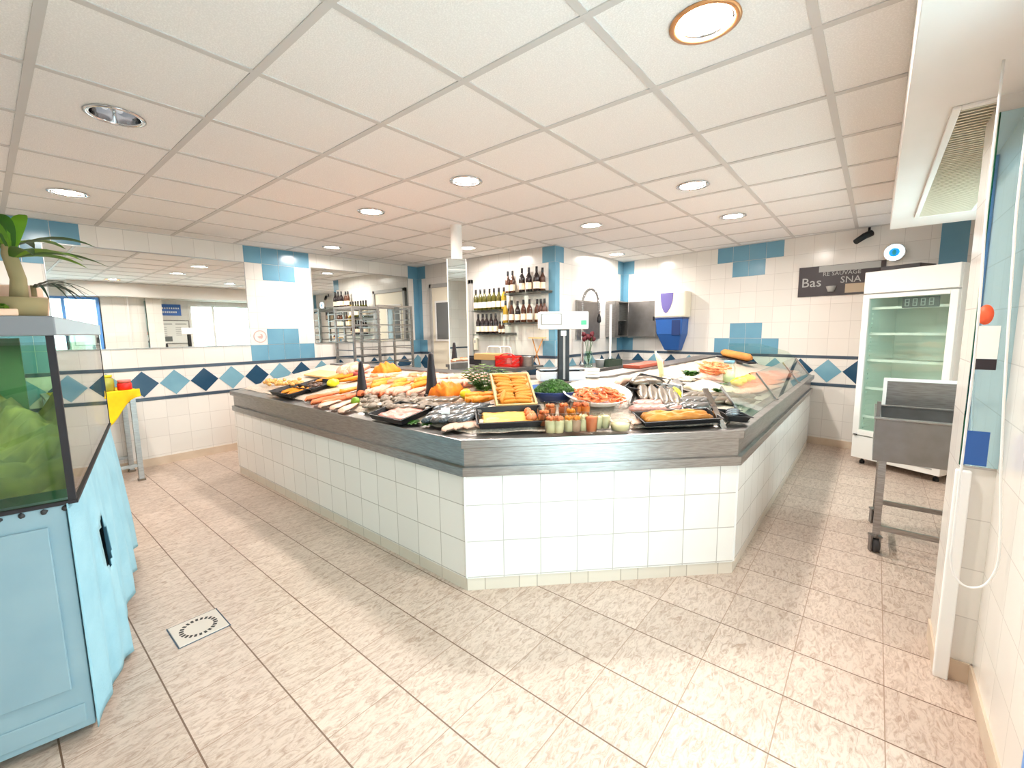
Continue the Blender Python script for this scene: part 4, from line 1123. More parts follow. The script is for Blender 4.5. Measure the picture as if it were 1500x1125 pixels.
def unit_fish(m, deep=1.0):
    pr = [(-.5,.03),(-.47,.16),(-.42,.28),(-.34,.40),(-.22,.48),(-.05,.5),(.1,.45),(.22,.34),(.32,.2),(.38,.12),(.41,.11)]
    n = 12; vs = []; fs = []
    for x, r in pr:
        for k in range(n):
            a = 2*PI*k/n; vs.append((x, r*deep*math.cos(a), .5+.5*(r/.5)**.8*math.sin(a)))
    for i in range(len(pr)-1):
        for k in range(n): fs.append((i*n+k,i*n+(k+1)%n,(i+1)*n+(k+1)%n,(i+1)*n+k))
    fs.append(tuple(range(n-1,-1,-1)))
    mb = MB().add(vs, fs, 0, smooth=True)
    q = .5
    mb.add([(.39,-.1,q),(.5,-.46,q+.1),(.455,0,q),(.5,.46,q+.1),(.39,.1,q),(.39,-.1,q-.12),(.5,-.46,q-.0),(.455,0,q-.12),(.5,.46,q),(.39,.1,q-.12)],
        [(0,1,2),(2,3,4),(0,2,4),(7,6,5),(9,8,7),(9,7,5),(0,5,6,1),(1,6,7,2),(2,7,8,3),(3,8,9,4),(4,9,5,0)])
    mb.add([(-.15,.46*deep,q),(.0,.64*deep,q+.05),(.15,.40*deep,q),(-.15,.46*deep,q-.1),(0,.64*deep,q-.06),(.15,.4*deep,q-.1)],[(0,1,2),(5,4,3),(0,3,4,1),(1,4,5,2),(2,5,3,0)])
    mb.ball((-.41,.02,.5+.42*(.28/.5)**.8+.03),.026,1,8,5,0,(1,3,1.6))
    return mb.mesh('fish', [m, M['black']])
def unit_shrimp(m, seed=0):
    pts = []; rad = []
    for k in range(11):
        a = -.5+k*.36; pts.append((.36*math.cos(a), .36*math.sin(a), .30)); rad.append((.13*(1-.075*k)) if k > 1 else (.05,.11)[k])
    mb = MB().tube(pts, rad, 9)
    e = pts[-1]; mb.add([(e[0],e[1],.3),(e[0]-.08,e[1]-.18,.36),(e[0]+.08,e[1]-.2,.24),(e[0]+.01,e[1]-.03,.24)],[(0,1,2),(2,3,0),(1,3,2),(0,3,1)])
    for s in (-.05,.04): mb.tube([pts[0],(pts[0][0]+.15,pts[0][1]-.18,.34+s),(pts[0][0]+.1,pts[0][1]-.5,.3+2*s)],.012,4)
    for k in range(3,8): p = pts[k]; mb.tube([p,(p[0]*.62,p[1]*.62,.16)],.02,4)
    return mb.mesh('shrimp', [m])
def unit_shell(m, seed, flat=.45):
    rnd = random.Random(seed); mb = MB(); st = random.getstate(); random.seed(seed)
    mb.ball((0,0,flat*.5),.5,0,12,7,.12,(1,.72,flat)); random.setstate(st)
    return mb.mesh('shell', [m])
def unit_box_fried(seed):
    rnd = random.Random(seed); mb = MB(); st = random.getstate(); random.seed(seed)
    mb.ball((0,0,.5),.5,0,12,8,.06,(1,1,1)); random.setstate(st)
    mb.v = [(x, max(-.42,min(.42,y*1.25)), max(.05,min(.92,z))) for x,y,z in mb.v]
    return mb.mesh('fried_stick', [M['fried']])
MESH = {}
for nm, mm in (('pink','pink'),('salmon','salmon'),('haddock','haddock'),('whitef','whitef')):
    MESH[nm] = [unit_fillet(k*3+len(nm), M[mm], .35+.1*k, .05+.05*k) for k in range(3)]
MESH['tuna'] = [unit_fillet(4, M['tuna'], .1, .02)]
MESH['silver'] = [unit_fish(M['silver'])]; MESH['mackerel'] = [unit_fish(M['mackerel'],.8)]; MESH['brownf'] = [unit_fish(M['brownf'],1.1)]
MESH['rosefish'] = [unit_fish(mat('pinkish_fish_skin',(206,158,146),.3,.05,c2=(168,120,112),ns=4,coat=.4))]
MESH['shrimp'] = [unit_shrimp(M['shrimp'])]
M['lang'] = mat('langoustine_shell', (214,116,66), .4, c2=(236,160,104), ns=5)
MESH['lang'] = [unit_shrimp(M['lang'])]
MESH['shell'] = [unit_shell(M['shell'],k) for k in range(3)]; MESH['shellw'] = [unit_shell(M['shellw'],9+k,.3) for k in range(2)]
MESH['golden'] = [unit_shell(M['golden'],20+k,.7) for k in range(2)]; MESH['mussel'] = [unit_shell(M['mussel'],30+k,.4) for k in range(2)]
MESH['fried'] = [unit_box_fried(k) for k in range(3)]
cnt_ = {}
def item(kind, name, label, cat, group=None):
    k = cnt_.get(kind,0); cnt_[kind] = k+1
    o = bpy.data.objects.new(name, MESH[kind][k % len(MESH[kind])]); COL.objects.link(o)
    return tag(o, label, cat, group)

# ---- trays
def tray(label, p, head, lx, ly, h=.035, m='black', level=False, name='black_tray', lift=0):
    t = thing(name, label, 'tray'); a, b = lx/2, ly/2; w = .006; f = .012
    mb = MB(); mb.box(-a+f,-b+f,0,a-f,b-f,.005)
    for x0, y0, x1, y1, ox, oy in ((-a+f,-b+f,a-f,-b+f,0,-1),(a-f,-b+f,a-f,b-f,1,0),(a-f,b-f,-a+f,b-f,0,1),(-a+f,b-f,-a+f,-b+f,-1,0)):
        mb.add([(x0,y0,0),(x1,y1,0),(x1+(f if x1>0 else -f),y1+(f if y1>0 else -f),h),(x0+(f if x0>0 else -f),y0+(f if y0>0 else -f),h)],[(0,1,2,3)])
        mb.add([(x0*.985,y0*.985,.005),(x1*.985,y1*.985,.005),((x1+(f if x1>0 else -f))*.98,(y1+(f if y1>0 else -f))*.98,h),((x0+(f if x0>0 else -f))*.98,(y0+(f if y0>0 else -f))*.98,h)],[(3,2,1,0)])
    mb.build('tray_body', [M[m]], t)
    mb = MB(); r = .01
    for q in ((-a-r,-b-r,a+r,-b),(-a-r,b,a+r,b+r),(-a-r,-b,-a,b),(a,-b,a+r,b)): mb.box(q[0],q[1],h-.004,q[2],q[3],h)
    mb.build('rim', [M[m]], t, bevel=.002)
    lay(t, p, head, None, level); t.location = Vector(t.location)+nrm(p)*lift; return t
def mound(name, m, lx, ly, h, parent=None, seed=1, base=.006, flat=.5, n=18):
    rnd = random.Random(seed); vs = []; fs = []; f1, f2 = rnd.uniform(0,6), rnd.uniform(0,6)
    for i in range(n+1):
        for j in range(n+1):
            u, v = -1+2*i/n, -1+2*j/n
            e = max(0,1-max(abs(u),abs(v))**4)**flat
            z = base+h*e*(.82+.18*math.sin(7*u+f1+2*v)*math.cos(8*v+f2))+ (rnd.uniform(-.08,.08)*h*e)
            vs.append((u*lx/2, v*ly/2, z))
    for i in range(n):
        for j in range(n): a = i*(n+1)+j; fs.append((a,a+n+1,a+n+2,a+1))
    b = len(vs); ring = [i*(n+1) for i in range(n+1)]+[n*(n+1)+j for j in range(1,n+1)]+[i*(n+1)+n for i in range(n-1,-1,-1)]+[j for j in range(n-1,0,-1)]
    fs.append(tuple(reversed(ring)))
    return MB().add(vs, fs, 0, smooth=True).build(name, [m], parent)
HL = math.atan2(1,0)                    # heading along the left arm (away from the corner)
HR = 0.0                                # heading along the right arm
HD = math.atan2(-1,1)                   # heading along the corner face

# ---- far end of the left arm
for k in range(34):
    px_, py_ = random.uniform(386,446), random.uniform(557,567)
    lay(item('golden','shellfish','small golden shellfish in the pale heap at the far left end of the counter','shellfish','golden shellfish heap'), hit(px_,py_,.024+random.uniform(0,.03)), random.uniform(0,6), (.05,.05,.045))
tr = tray('black tray of dark shellfish near the far left end, rear of two', hit(462,567), HL, .36, .26)
for k in range(18): 
    o = item('mussel','dark_shellfish','dark shellfish in the rear black tray at the far left end','shellfish','dark shellfish in the far tray'); p = Vector((random.uniform(-.13,.13),random.uniform(-.08,.08),.010+random.uniform(0,.018)))
    lay(o, tr.matrix_basis @ p if False else Matrix.LocRotScale(tr.location,tr.rotation_euler,None) @ p, random.uniform(0,6), (.055,.055,.045))
tr2 = tray('black tray with orange fish pieces near the far left end, front of two', hit(428,575), HL, .40, .22)
for k in range(5):
    o = item('haddock','fish_piece','orange fish piece in the front black tray at the far left end','fish','orange pieces in the far tray'); p = Vector((-.14+.055*k,random.uniform(-.03,.03),.006))
    lay(o, Matrix.LocRotScale(tr2.location,tr2.rotation_euler,None) @ p, HL+1.3+random.uniform(-.3,.3), (.15,.06,.03))
t = thing('serving_board', 'pale yellow board at the back of the far left end', 'board'); MB().box(-.24,-.09,0,.24,.09,.018).build('board', [M['wood']], t, bevel=.004)
lay(t, hit(474,549,.03), HL)
for k in range(3):
    lay(item('haddock','fish_fillet','orange smoked fillet behind the yellow wrapped piece, %s from left' % ORD[k],'fish fillet','orange smoked fillets at the back left'), hit(484+17*k,556-2*(k%2),.03), HL+.9, (.28,.11,.045))
o = MB().ball((0,0,.4),.5,0,14,9,.12,(1,1,.8)).build('yellow_wrap', [M['lemony']]); tag(o,'bright yellow wrapped piece standing out among the orange fillets','wrapped food'); lay(o, hit(489,566,.02), HL, (.13,.10,.085))
SAL = [((447,588),(500,574)),((455,592),(508,580)),((470,594),(520,581)),((497,577),(532,568)),((505,585),(530,577))]
for k, (a, b) in enumerate(SAL):
    lay2(item('salmon' if k != 3 else 'haddock','salmon_fillet','salmon orange fillet in the front left group, %s from left' % ORD[k],'fish fillet','salmon fillets at the front left'), a, b, .10, .04, .02+.012*(k%2))
for k, (a, b) in enumerate((((486,600),(516,588)),((500,604),(524,592)),((468,597),(500,588)))):
    lay2(item('whitef','white_fillet','pale white fillet at the front edge left of the lime, %s of three' % ORD[k],'fish fillet','white fillets at the front edge'), a, b, .12, .03)
o = MB().ball((0,0,.5),.5,0,14,9,.02).build('lime', [M['lime']]); tag(o,'small green lime at the front edge of the left arm','fruit'); lay(o, hit(522,594,.01), 0, (.065,.065,.065))
for k, (x, y) in enumerate(((460,583),(466,591),(607,620),(626,622))):
    mb = MB()
    for q in range(9): a = q*.7; leaf(mb, (0,0,.004), (math.cos(a),math.sin(a),.5), .05, .012, .4)
    o = mb.build('herb_sprig', [M['herb']]); tag(o, 'small green herb sprig on the ice, %s from left along the front edge' % ORD[k], 'herb', 'herb sprigs on the front edge'); lay(o, hit(x,y,.016), .4*k)
# big pale fillets and red steak at the back
for k, (a, b) in enumerate((((500,549),(524,534)),((514,549),(540,538)),((505,553),(530,545)))):
    lay2(item('pink','fish_fillet','large pale pink fillet behind the first black cone, %s of three' % ORD[k],'fish fillet','large pale fillets at the back'), a, b, .22, .09, .03+.02*(k%2))
lay2(item('tuna','tuna_piece','dark red fish piece beside the first black cone','fish'), (518,553), (540,549), .14, .06, .03)
# long row of pink fillets
row = 0
for r, (y0, dy, n, x0, x1, kinds) in enumerate(((559,-7,9,540,622,('pink','haddock','salmon')),(567,-8,9,538,618,('salmon','pink','haddock')),(575,-9,8,540,612,('pink','pink','salmon')))):
    for k in range(n):
        x = x0+(x1-x0)*k/(n-1); y = y0+random.uniform(-1.5,1.5)
        kind = kinds[(k*2+r) % 3]
        lay2(item(kind,'fish_fillet','long fillet between the black cones, %s from left in the %s row' % (ORD[k], ('rear','middle','front')[r]),'fish fillet','fillets between the black cones'), (x-14,y+5), (x+14,y+dy+2), .10, .05, .03+.012*(k%3))
for k in range(10):
    x = 546+9.5*k; y = 553+random.uniform(-1,1)
    lay2(item(('pink','salmon','whitef')[k % 3],'fish_fillet','pale fillet in the rearmost row around the orange heap, %s from left' % ORD[k],'fish fillet','rearmost fillets by the orange heap'), (x-12,y+3), (x+13,y-4), .14, .05, .03+.012*(k%2))
o = mound('orange_heap', M['orange'], .22, .20, .11, None, 3, flat=.9); tag(o,'heap of bright orange grated food between the black cones at the back','food heap'); lay(o, hit(566,548,.02), HL)
for k in range(9):
    x = 636+66*(k%5)/4+(6 if k > 4 else 0); y = 553 if k < 5 else 561
    lay2(item('whitef' if k % 2 else 'pink','fish_fillet','pale fillet right of the second black cone, %s of nine' % ORD[k],'fish fillet','pale fillets right of the second cone'), (x-12,y+5), (x+14,y-3), .13, .05, .03+.012*(k%2))
# oysters and shells
n_sh = 0
for k in range(64):
    x = random.uniform(536,640); y = random.uniform(580,598)+(x-540)*.03
    kind = 'shellw' if k % 4 == 0 else 'shell'
    lay(item(kind,'oyster','grey oyster in the shell bank in front of the black cones','shellfish','oysters on the left arm'), hit(x,y,.018+random.uniform(0,.02)), random.uniform(0,6), (.085,.085,.07))
for k in range(8):
    x, y = 552+8*k, 574+2*(k%3)
    lay2(item('rosefish','pink_fish','small pinkish whole fish behind the oysters, %s from left' % ORD[k],'fish','small pink fish behind the oysters'), (x-9,y+4), (x+10,y-3), .065, .035, .022)
# black cones
def cone(label, px_, py_, ht, nm='black_cone'):
    p = hit(px_,py_,.012); t = thing(nm, label, 'cone', p)
    MB().lathe([(.062,0),(.062,.008),(.05,.05),(.022,ht*.94),(.018,ht),(.006,ht+.004)],14,sx=.72).build('body', [M['blackm']], t)
    MB().lathe([(.070,0),(.068,.012),(.06,.016)],14,sx=.74).build('base', [M['black']], t)
    return t
cone('tall tapering black cone, left one, among the pink fillets', 531, 580, .27)
cone('tall tapering black cone, right one, in front of the pale fillets', 633, 580, .31)
# grey fish rows near the corner
for k in range(12):
    r = k//6; x = 592+14*(k%6)+r*8; y = 590+r*9-(k%6)*.3
    lay2(item('brownf','flat_fish','brown fish before the right black cone, %s from left in %s row' % (ORD[k%6], ('rear','front')[r]),'fish','brown fish before the second cone'), (x-15,y+5), (x+15,y-4), .085, .04, .02)
for k in range(15):
    r = k//5; x = 652+13*(k%5)-r*8; y = 601+r*8
    lay2(item('silver' if k % 2 else 'mackerel','silver_fish','silver blue fish left of the gratin tray, %s from left in %s row' % (ORD[k%5], ('rear','middle','front')[r]),'fish','silver fish at the corner'), (x-18,y+6), (x+17,y-5), .075, .045, .02)
for k in range(4):
    lay2(item('whitef','white_fillet','pale fillet on the front corner of the ice, %s from left' % ORD[k],'fish fillet','pale fillets on the front corner'), (650+16*k,632-2*k), (682+14*k,618-1*k), .10, .025)
tr = tray('black tray of pink shrimp mix at the front edge of the left arm', hit(588,609,.02), HL, .34, .25, .04)
mound('shrimp_mix', M['rose'], .29, .20, .03, tr, 5)
tag_p = hit(653,618,.012); t = thing('price_tag', 'small white price tag on a steel pin at the front of the left arm', 'price tag', tag_p, AISLE+PI/2)
MB().box(-.025,-.002,.01,.025,.002,.085).build('card', [M['paper']], t); MB().tube([(0,.006,0),(0,.004,.06)],.003,6).build('pin', [M['steel']], t)
o = mound('orange_heap', M['orange'], .21, .19, .10, None, 8, flat=.9); tag(o,'bright orange heap left of the lemon in the middle of the display','food heap'); lay(o, hit(655,580,.01), HL)
o = MB().ball((0,0,.5),.5,0,16,10,.01,(1.15,1,1)).build('lemon', [M['lemon']]); tag(o,'whole yellow lemon beside the orange heap','fruit'); lay(o, hit(683,584,.012), .3, (.075,.075,.07))
for k in range(6):
    x = 694+10*(k%3); y = 586-6*(k//3)
    lay2(item('haddock','fish_fillet','orange fillet under the fern leaves left of the fried sticks, %s of six' % ORD[k],'fish fillet','orange fillets by the fern'), (x-13,y+3), (x+14,y-3), .09, .04, .02+.01*(k%2))
# fern leaves
p = hit(712,574,.012); t = thing('fern_leaves', 'bunch of dark green fern leaves left of the fried sticks', 'leaves', p)
for k in range(9):
    a = AISLE+PI+(-1.2+2.6*k/8); mb = MB(); d = Vector((math.cos(a)*.65,math.sin(a)*.65,.75-.05*abs(k-4))); L = .27
    mb.tube([(0,0,0),d*L*.5,d*L+Vector((0,0,-.03))],.003,5)
    sd = d.cross(Vector((0,0,1))).normalized()
    for q in range(1,9):
        for s in (-1,1): leaf(mb, d*L*q/9, d*.6+sd*s, .09*(1-q/13), .017, .2, 0, 4)
    mb.build('frond', [M['fern']], t)
p = hit(696,571,.012); t = thing('broad_leaf', 'broad bright green leaf lying beside the fern', 'leaves', p)
mb = MB(); leaf(mb, (-.1,-.06,.06), (1,.5,.1), .24, .05, .2); leaf(mb, (-.08,-.09,.05), (1,.3,.2), .2, .04, .2); mb.build('leaf', [M['herb']], t)

# ---- fried sticks on a tilted wooden board
pA = hit(757,603,.012)
t = thing('wooden_crate', 'shallow pale wooden box of golden breaded sticks tilted to the aisle', 'box')
lx, ly, hh = .255, .31, .032
MB().box(-lx/2,-ly/2,0,lx/2,ly/2,.010).build('base', [M['wood']], t)
for q in ((-lx/2,-ly/2,-lx/2+.012,ly/2),(lx/2-.012,-ly/2,lx/2,ly/2),(-lx/2+.012,-ly/2,lx/2-.012,-ly/2+.012),(-lx/2+.012,ly/2-.012,lx/2-.012,ly/2)):
    MB().box(q[0],q[1],.0,q[2],q[3],hh).build('side', [M['wood']], t, bevel=.002)
hd = math.atan2(-1,1)+.09; up_ = Vector((math.cos(hd+PI/2),math.sin(hd+PI/2),0)); xx = Vector((math.cos(hd),math.sin(hd),0))
tl_ = math.radians(33); yv = up_*math.cos(tl_)+Vector((0,0,1))*math.sin(tl_); nn = xx.cross(yv)
BM = Matrix((xx,yv,nn)).transposed()
t.location = pA+Vector((0,0,.02))+yv*(ly/2); t.rotation_euler = BM.to_euler()
TM = Matrix.LocRotScale(t.location,t.rotation_euler,None)
for k in range(22):
    r, c = k//2, k % 2
    lp = Vector((-.052+.098*c+random.uniform(-.01,.01), -.125+.024*r, .011+random.uniform(0,.012)))
    if k == 21: lp = Vector((-.08,-.09,.03))
    o = item('fried','fried_stick','golden breaded stick in the tilted pale wooden box','breaded stick','golden breaded sticks'); o.location = TM @ lp
    a = random.uniform(-.25,.25)+(1.4 if k == 21 else 0); o.rotation_euler = (BM @ Matrix.Rotation(a,3,'Z')).to_euler(); o.scale = (.112,.032,.032)
p2 = pA+up_*.20+Vector((0,0,.0)); t = thing('box_prop', 'white support block under the raised end of the wooden box', 'block', (p2.x,p2.y,surf(p2.x,p2.y)+.012), hd)
MB().box(-.10,-.03,0,.10,.03,.095).build('block', [M['white']], t)
# gratin tray
tr = tray('black tray of yellow gratin at the front of the corner', hit(747,616,.02), HD+.03, .375, .235, .042)
mound('gratin', M['spread'], .33, .19, .024, tr, 11, flat=.3)
mb = MB()
for k in range(7): mb.ball((.115+random.uniform(-.03,.03),random.uniform(-.07,.07),.034),.022,0,8,6,.2)
mb.build('shrimp_topping', [M['shrimp']], tr)
# parsley in a blue bowl
p = hit(812,588,.012); t = thing('blue_bowl', 'dark blue bowl heaped with chopped green parsley', 'bowl', p, HD)
MB().lathe([(.10,0),(.155,.05),(.175,.075),(.172,.078),(.15,.055),(.09,.012)],26,cap1=True,sy=.8).build('bowl', [M['dblue']], t)
mb = MB(); rnd = random.Random(5)
for k in range(1300):
    r = math.sqrt(rnd.random())*.155; a = rnd.uniform(0,2*PI); z = .065+.085*(1-(r/.16)**2)+rnd.uniform(-.006,.008)
    c = Vector((r*math.cos(a),r*math.sin(a)*.8,z)); d1 = Vector((rnd.uniform(-1,1),rnd.uniform(-1,1),rnd.uniform(-.6,.6))).normalized()*.010; d2 = d1.orthogonal().normalized()*.006
    mb.add([c-d1,c-d2,c+d1,c+d2],[(0,1,2,3)])
mb.lathe([(.15,.06),(.12,.10),(.06,.135),(.003,.146)],20,sy=.8,cap0=True,cap1=False)
t.scale = (.88,.88,.92); o = mb.build('chopped_parsley', [M['herb']]); o.scale = t.scale; o.location = t.location; o.rotation_euler = t.rotation_euler; tag(o,'heap of chopped green parsley in the dark blue bowl','herb',kind='stuff')
t = thing('blue_tray', 'flat blue tray under the parsley bowl and scale', 'tray', hit(826,574,.02)+Vector((.02,.02,.0)), HD)
MB().box(-.20,-.13,0,.20,.13,.012).build('tray_body', [M['bluep']], t, bevel=.004)
lay(t, hit(822,572,.012), HD+.1)
# platter of cooked shrimps
pP = hit(889,609,.012); tl2 = math.radians(15)
hd2 = HD+.08; up2 = Vector((math.cos(hd2+PI/2),math.sin(hd2+PI/2),0)); x2 = Vector((math.cos(hd2),math.sin(hd2),0)); y2 = up2*math.cos(tl2)+Vector((0,0,1))*math.sin(tl2); n2 = x2.cross(y2)
PM3 = Matrix((x2,y2,n2)).transposed(); R0 = .215
t = thing('white_platter', 'round white platter piled with cooked shrimps tilted to the aisle', 'platter', pP+y2*R0*.86+Vector((0,0,.03)))
t.rotation_euler = PM3.to_euler()
MB().lathe([(.12,0),(.17,.006),(R0,.045),(R0+.004,.048),(R0-.004,.047),(.165,.014),(.001,.012)],36,sy=.86,cap1=False).build('dish', [M['whitep']], t)
PT = Matrix.LocRotScale(t.location,t.rotation_euler,None)
for k in range(70):
    r = math.sqrt(random.random())*.155; a = random.uniform(0,2*PI); lp = Vector((r*math.cos(a)*1.05, -.045+r*math.sin(a)*.72, .012+.05*(1-(r/.17)**2)*random.random()))
    o = item('shrimp','cooked_shrimp','orange cooked shrimp on the tilted white platter','shrimp','cooked shrimps on the platter'); o.location = PT @ lp
    o.rotation_euler = (PM3 @ Matrix.Rotation(random.uniform(0,6.3),3,'Z') @ Matrix.Rotation(random.uniform(-.5,.5),3,'X')).to_euler(); o.scale = (.075,.075,.07)
pp = pP+up2*.20; t = thing('platter_prop', 'black stand holding up the back of the shrimp platter', 'stand', (pp.x,pp.y,surf(pp.x,pp.y)+.012), hd2)
MB().box(-.12,-.03,0,.12,.03,.07).build('block', [M['blackm']], t)
# cups of verrines
def make_cup():
    t = thing('plastic_cup', 'cup', 'cup')
    MB().lathe([(.026,0),(.034,.085),(.0345,.088),(.033,.086),(.0255,.003)],16,cap0=True,cap1=False).build('cup', [M['plastic']], t)
    return t
def fill(t, m, top, h=.06, seed=0):
    MB().lathe([(.0245,.004),(.0245+.0072*h/.085,h),(.012,h+.006),(.001,h+.008)],14,cap1=False).build('filling', [M[m]], t)
    if top:
        mb = MB(); 
        for k in range(5): a = k*1.26; mb.ball((.014*math.cos(a),.014*math.sin(a),h+.012),.011,0,7,5,.2)
        mb.build('topping', [M[top]], t)
CUPS = [(807,634,'creamf','shrimp','pale cup topped with shrimp, first from left in the front row of cups',1.0),
 (818,634,'creamf','shrimp','pale cup topped with shrimp, second from left in the front row of cups',1.0),
 (833,632,'creamf','haddock','white cup with orange fish top, third in the front row of cups',.95),
 (843,632,'whitef','haddock','white cup with orange fish top and herb, fourth in the front row of cups',.95),
 (854,631,'creamf','creamf','tall white cup right of the orange topped cups in the front row',1.0),
 (866,632,'salmon',None,'all orange cup in the front row of cups',1.0),
 (875,628,'creamf',None,'white cup just right of the all orange cup',.85),
 (886,627,'creamf',None,'white cup at the right end of the row of cups',.85),
 (797,624,'shrimp','shrimp','shrimp filled cup at the left end behind the front row of cups',1.0),
 (806,614,'shrimp','shrimp','shrimp filled cup, left one in the rear row of cups',1.0),
 (826,613,'shrimp','shrimp','shrimp filled cup, middle one in the rear row of cups',1.0),
 (845,612,'orange','salmon','orange filled cup, right one in the rear row of cups',1.0),
 (856,612,'orange','salmon','orange filled cup at the far right of the rear row of cups',1.0),
 (836,622,'haddock','haddock','orange filled cup in the second row of cups',1.0)]
c0_ = make_cup()
for k, (x, y, m, tp, lb, s) in enumerate(CUPS):
    o = c0_ if k == 0 else None
    if o is None:
        o = thing('plastic_cup', lb, 'cup'); b_ = c0_.children[0].copy(); COL.objects.link(b_); b_.parent = o
    o['label'] = lb; o['group'] = 'filled cups at the corner'
    p = hit(x,y,.018); o.location = p; o.scale = (s*1.12,)*3
    fill(o, m, tp, .07 if k in (5,6,7) else .058)
t = thing('clear_tub', 'clear plastic tub of white cream right of the cups', 'tub', hit(908,630,.016))
MB().lathe([(.05,0),(.06,.05),(.062,.055),(.058,.05),(.048,.004)],20,cap1=False).build('tub', [M['plastic']], t)
MB().lathe([(.046,.004),(.052,.036),(.02,.04),(.001,.042)],20,cap1=False).build('filling', [M['creamf']], t)
# pie tray
tr = tray('long black tray with a golden crusted pie at the right of the corner', hit(991,616,.02), HD+.06, .46, .15, .035)
o = mound('pie', M['pie'], .42, .11, .055, tr, 21, flat=.35)
for k in range(3):
    lay2(item('whitef','fish_slice','pale fish slice left of the golden pie, %s of three' % ORD[k],'fish','pale slices by the pie'), (926+9*k,622-3*k), (950+9*k,617-3*k), .07, .02)
tr = tray('small dark steel tray with fish under the glass guard corner', hit(1072,614,.02), HD+.1, .15, .12, .04)
for k in range(3):
    lay2(item('mackerel','small_fish','small blue grey fish by the dark steel tray, %s of three' % ORD[k],'fish','small fish by the steel tray'), (1062,611-3*k), (1084,610-3*k), .035, .03, .05)
# fish trays right of the platter
tr = tray('steel tray with grey fish and lemon slices behind the pink row', hit(962,583,.02), HR+.35, .50, .30, .03, 'steel', name='steel_tray')
TT = Matrix.LocRotScale(tr.location,tr.rotation_euler,None)
for k in range(4):
    o = item('brownf','whole_fish','long grey brown whole fish on the steel tray, %s from front' % ORD[k],'fish','fish on the steel tray'); o.location = TT @ Vector((.02*k-.02,-.10+.065*k,.008)); o.rotation_euler = (TT.to_3x3() @ Matrix.Rotation(.12,3,'Z')).to_euler(); o.scale = (.40,.075,.045)
for k in range(6):
    o = MB().lathe([(.026,0),(.03,.003),(.03,.007),(.026,.01)],16).build('lemon_slice', [M['lemony'] if k % 2 else M['lemon']]); tag(o,'yellow lemon slice on the steel tray of grey fish, %s from left' % ORD[k],'fruit','lemon slices on the steel tray')
    o.location = TT @ Vector((-.13+.05*k,-.13+.012*(k%2),.03)); o.rotation_euler = (TT.to_3x3() @ Matrix.Rotation(.5,3,'X')).to_euler()
for k in range(12):
    x, y = 1006+10*(k%6)+6*(k//6), 590-7*(k//6)
    lay2(item('brownf','brown_fish','brown whole fish left of the near guard bracket, %s of twelve' % ORD[k],'fish','brown fish left of the guard bracket'), (x-15,y+3), (x+15,y-4), .07, .04)
for k in range(9):
    x, y = 938+13*(k%5)+5*(k//5), 601-7*(k//5)
    lay2(item('rosefish','pink_fish','pinkish whole fish in front of the steel tray, %s of nine' % ORD[k],'fish','pink fish before the steel tray'), (x-17,y+3), (x+17,y-3), .075, .04)
for k in range(10):
    x, y = 985+11*(k%5)+10*(k//5), 600-9*(k//5)
    lay2(item('silver','silver_fish','silver whole fish right of the pink fish, %s of ten' % ORD[k],'fish','silver fish right of the pink fish'), (x-18,y+4), (x+18,y-5), .075, .045)
tr = tray('black tray under the large dark fish at the back right of the platter', hit(950,566,.02), HR+.25, .62, .22, .03)
for k, (a, b) in enumerate((((905,566),(945,556)),((925,570),(958,560)),((930,562),(975,570)))):
    lay2(item('brownf' if k else 'whitef','whole_fish','large dark whole fish at the back right of the shrimp platter, %s of three' % ORD[k],'fish','large dark fish at the back'), a, b, .13, .07, .03)
# seafood platter on the right arm
pS = hit(1040,572,.02); t = thing('seafood_platter', 'large round platter of pale seafood and greens on the right arm', 'platter'); 
MB().lathe([(.30,0),(.36,.02),(.365,.024),(.36,.024),(.30,.008),(.001,.006)],40,sy=.75,cap1=False).build('dish', [M['steel']], t)
mound('pale_seafood', mat('pale_seafood',(248,240,214),.4,c2=(226,208,170),ns=14,bump=.5), .44, .30, .05, t, 31)
lay(t, pS, HR)
for k in range(34):
    x, y = random.uniform(1028,1064), random.uniform(536,552)
    lay(item('lang','langoustine','cooked langoustine in the heap behind the seafood platter','shellfish','langoustine heap'), hit(x,y,.03+random.uniform(0,.07)), random.uniform(0,6), (.15,.12,.10))
for k in range(10):
    x, y = random.uniform(975,1012), random.uniform(551,566)
    lay(item('shellw','pale_shell','pale open shell left of the seafood platter','shellfish','pale shells by the platter'), hit(x,y,.025), random.uniform(0,6), (.11,.11,.08))
for k, (x, y) in enumerate(((1010,550),(1062,566),(1050,574))):
    mb = MB(); rnd = random.Random(k)
    for q in range(60): a = rnd.uniform(0,6.3); leaf(mb, (rnd.uniform(-.03,.03),rnd.uniform(-.03,.03),.0), (math.cos(a),math.sin(a),rnd.uniform(.6,2)), rnd.uniform(.05,.085), .013, .5, 0, 3)
    o = mb.build('parsley_bunch', [M['herb']]); tag(o,('bushy green parsley bunch behind the pale seafood','green parsley sprig left of the lemon halves','small green sprig at the front of the seafood platter')[k],'herb'); o.location = hit(x,y,.05); o.scale = (1.3,)*3 if k == 0 else (.8,)*3
t = thing('celery_bunch', 'pale celery like stalks standing up at the back of the right arm', 'vegetable', hit(972,552,.02))
for k in range(4): MB().tube([(.02*k-.03,.01*k,0),(.028*k-.05,.02*k,.12),(.035*k-.07,.03*k,.15+.02*k)],[.015,.013,.009],8).build('stalk', [mat('pale_stalk_%s' % 'abcd'[k],(232,236,190),.5)], t)
t = thing('long_loaf', 'long golden loaf lying across the back of the right arm', 'loaf')
MB().tube([(-.22+.044*k,0,.05) for k in range(11)],[.02]+[.046]*9+[.02],12).build('loaf', [M['bread']], t); MB().box(-.24,-.06,-.012,.24,.06,.004).build('board', [M['blackm']], t)
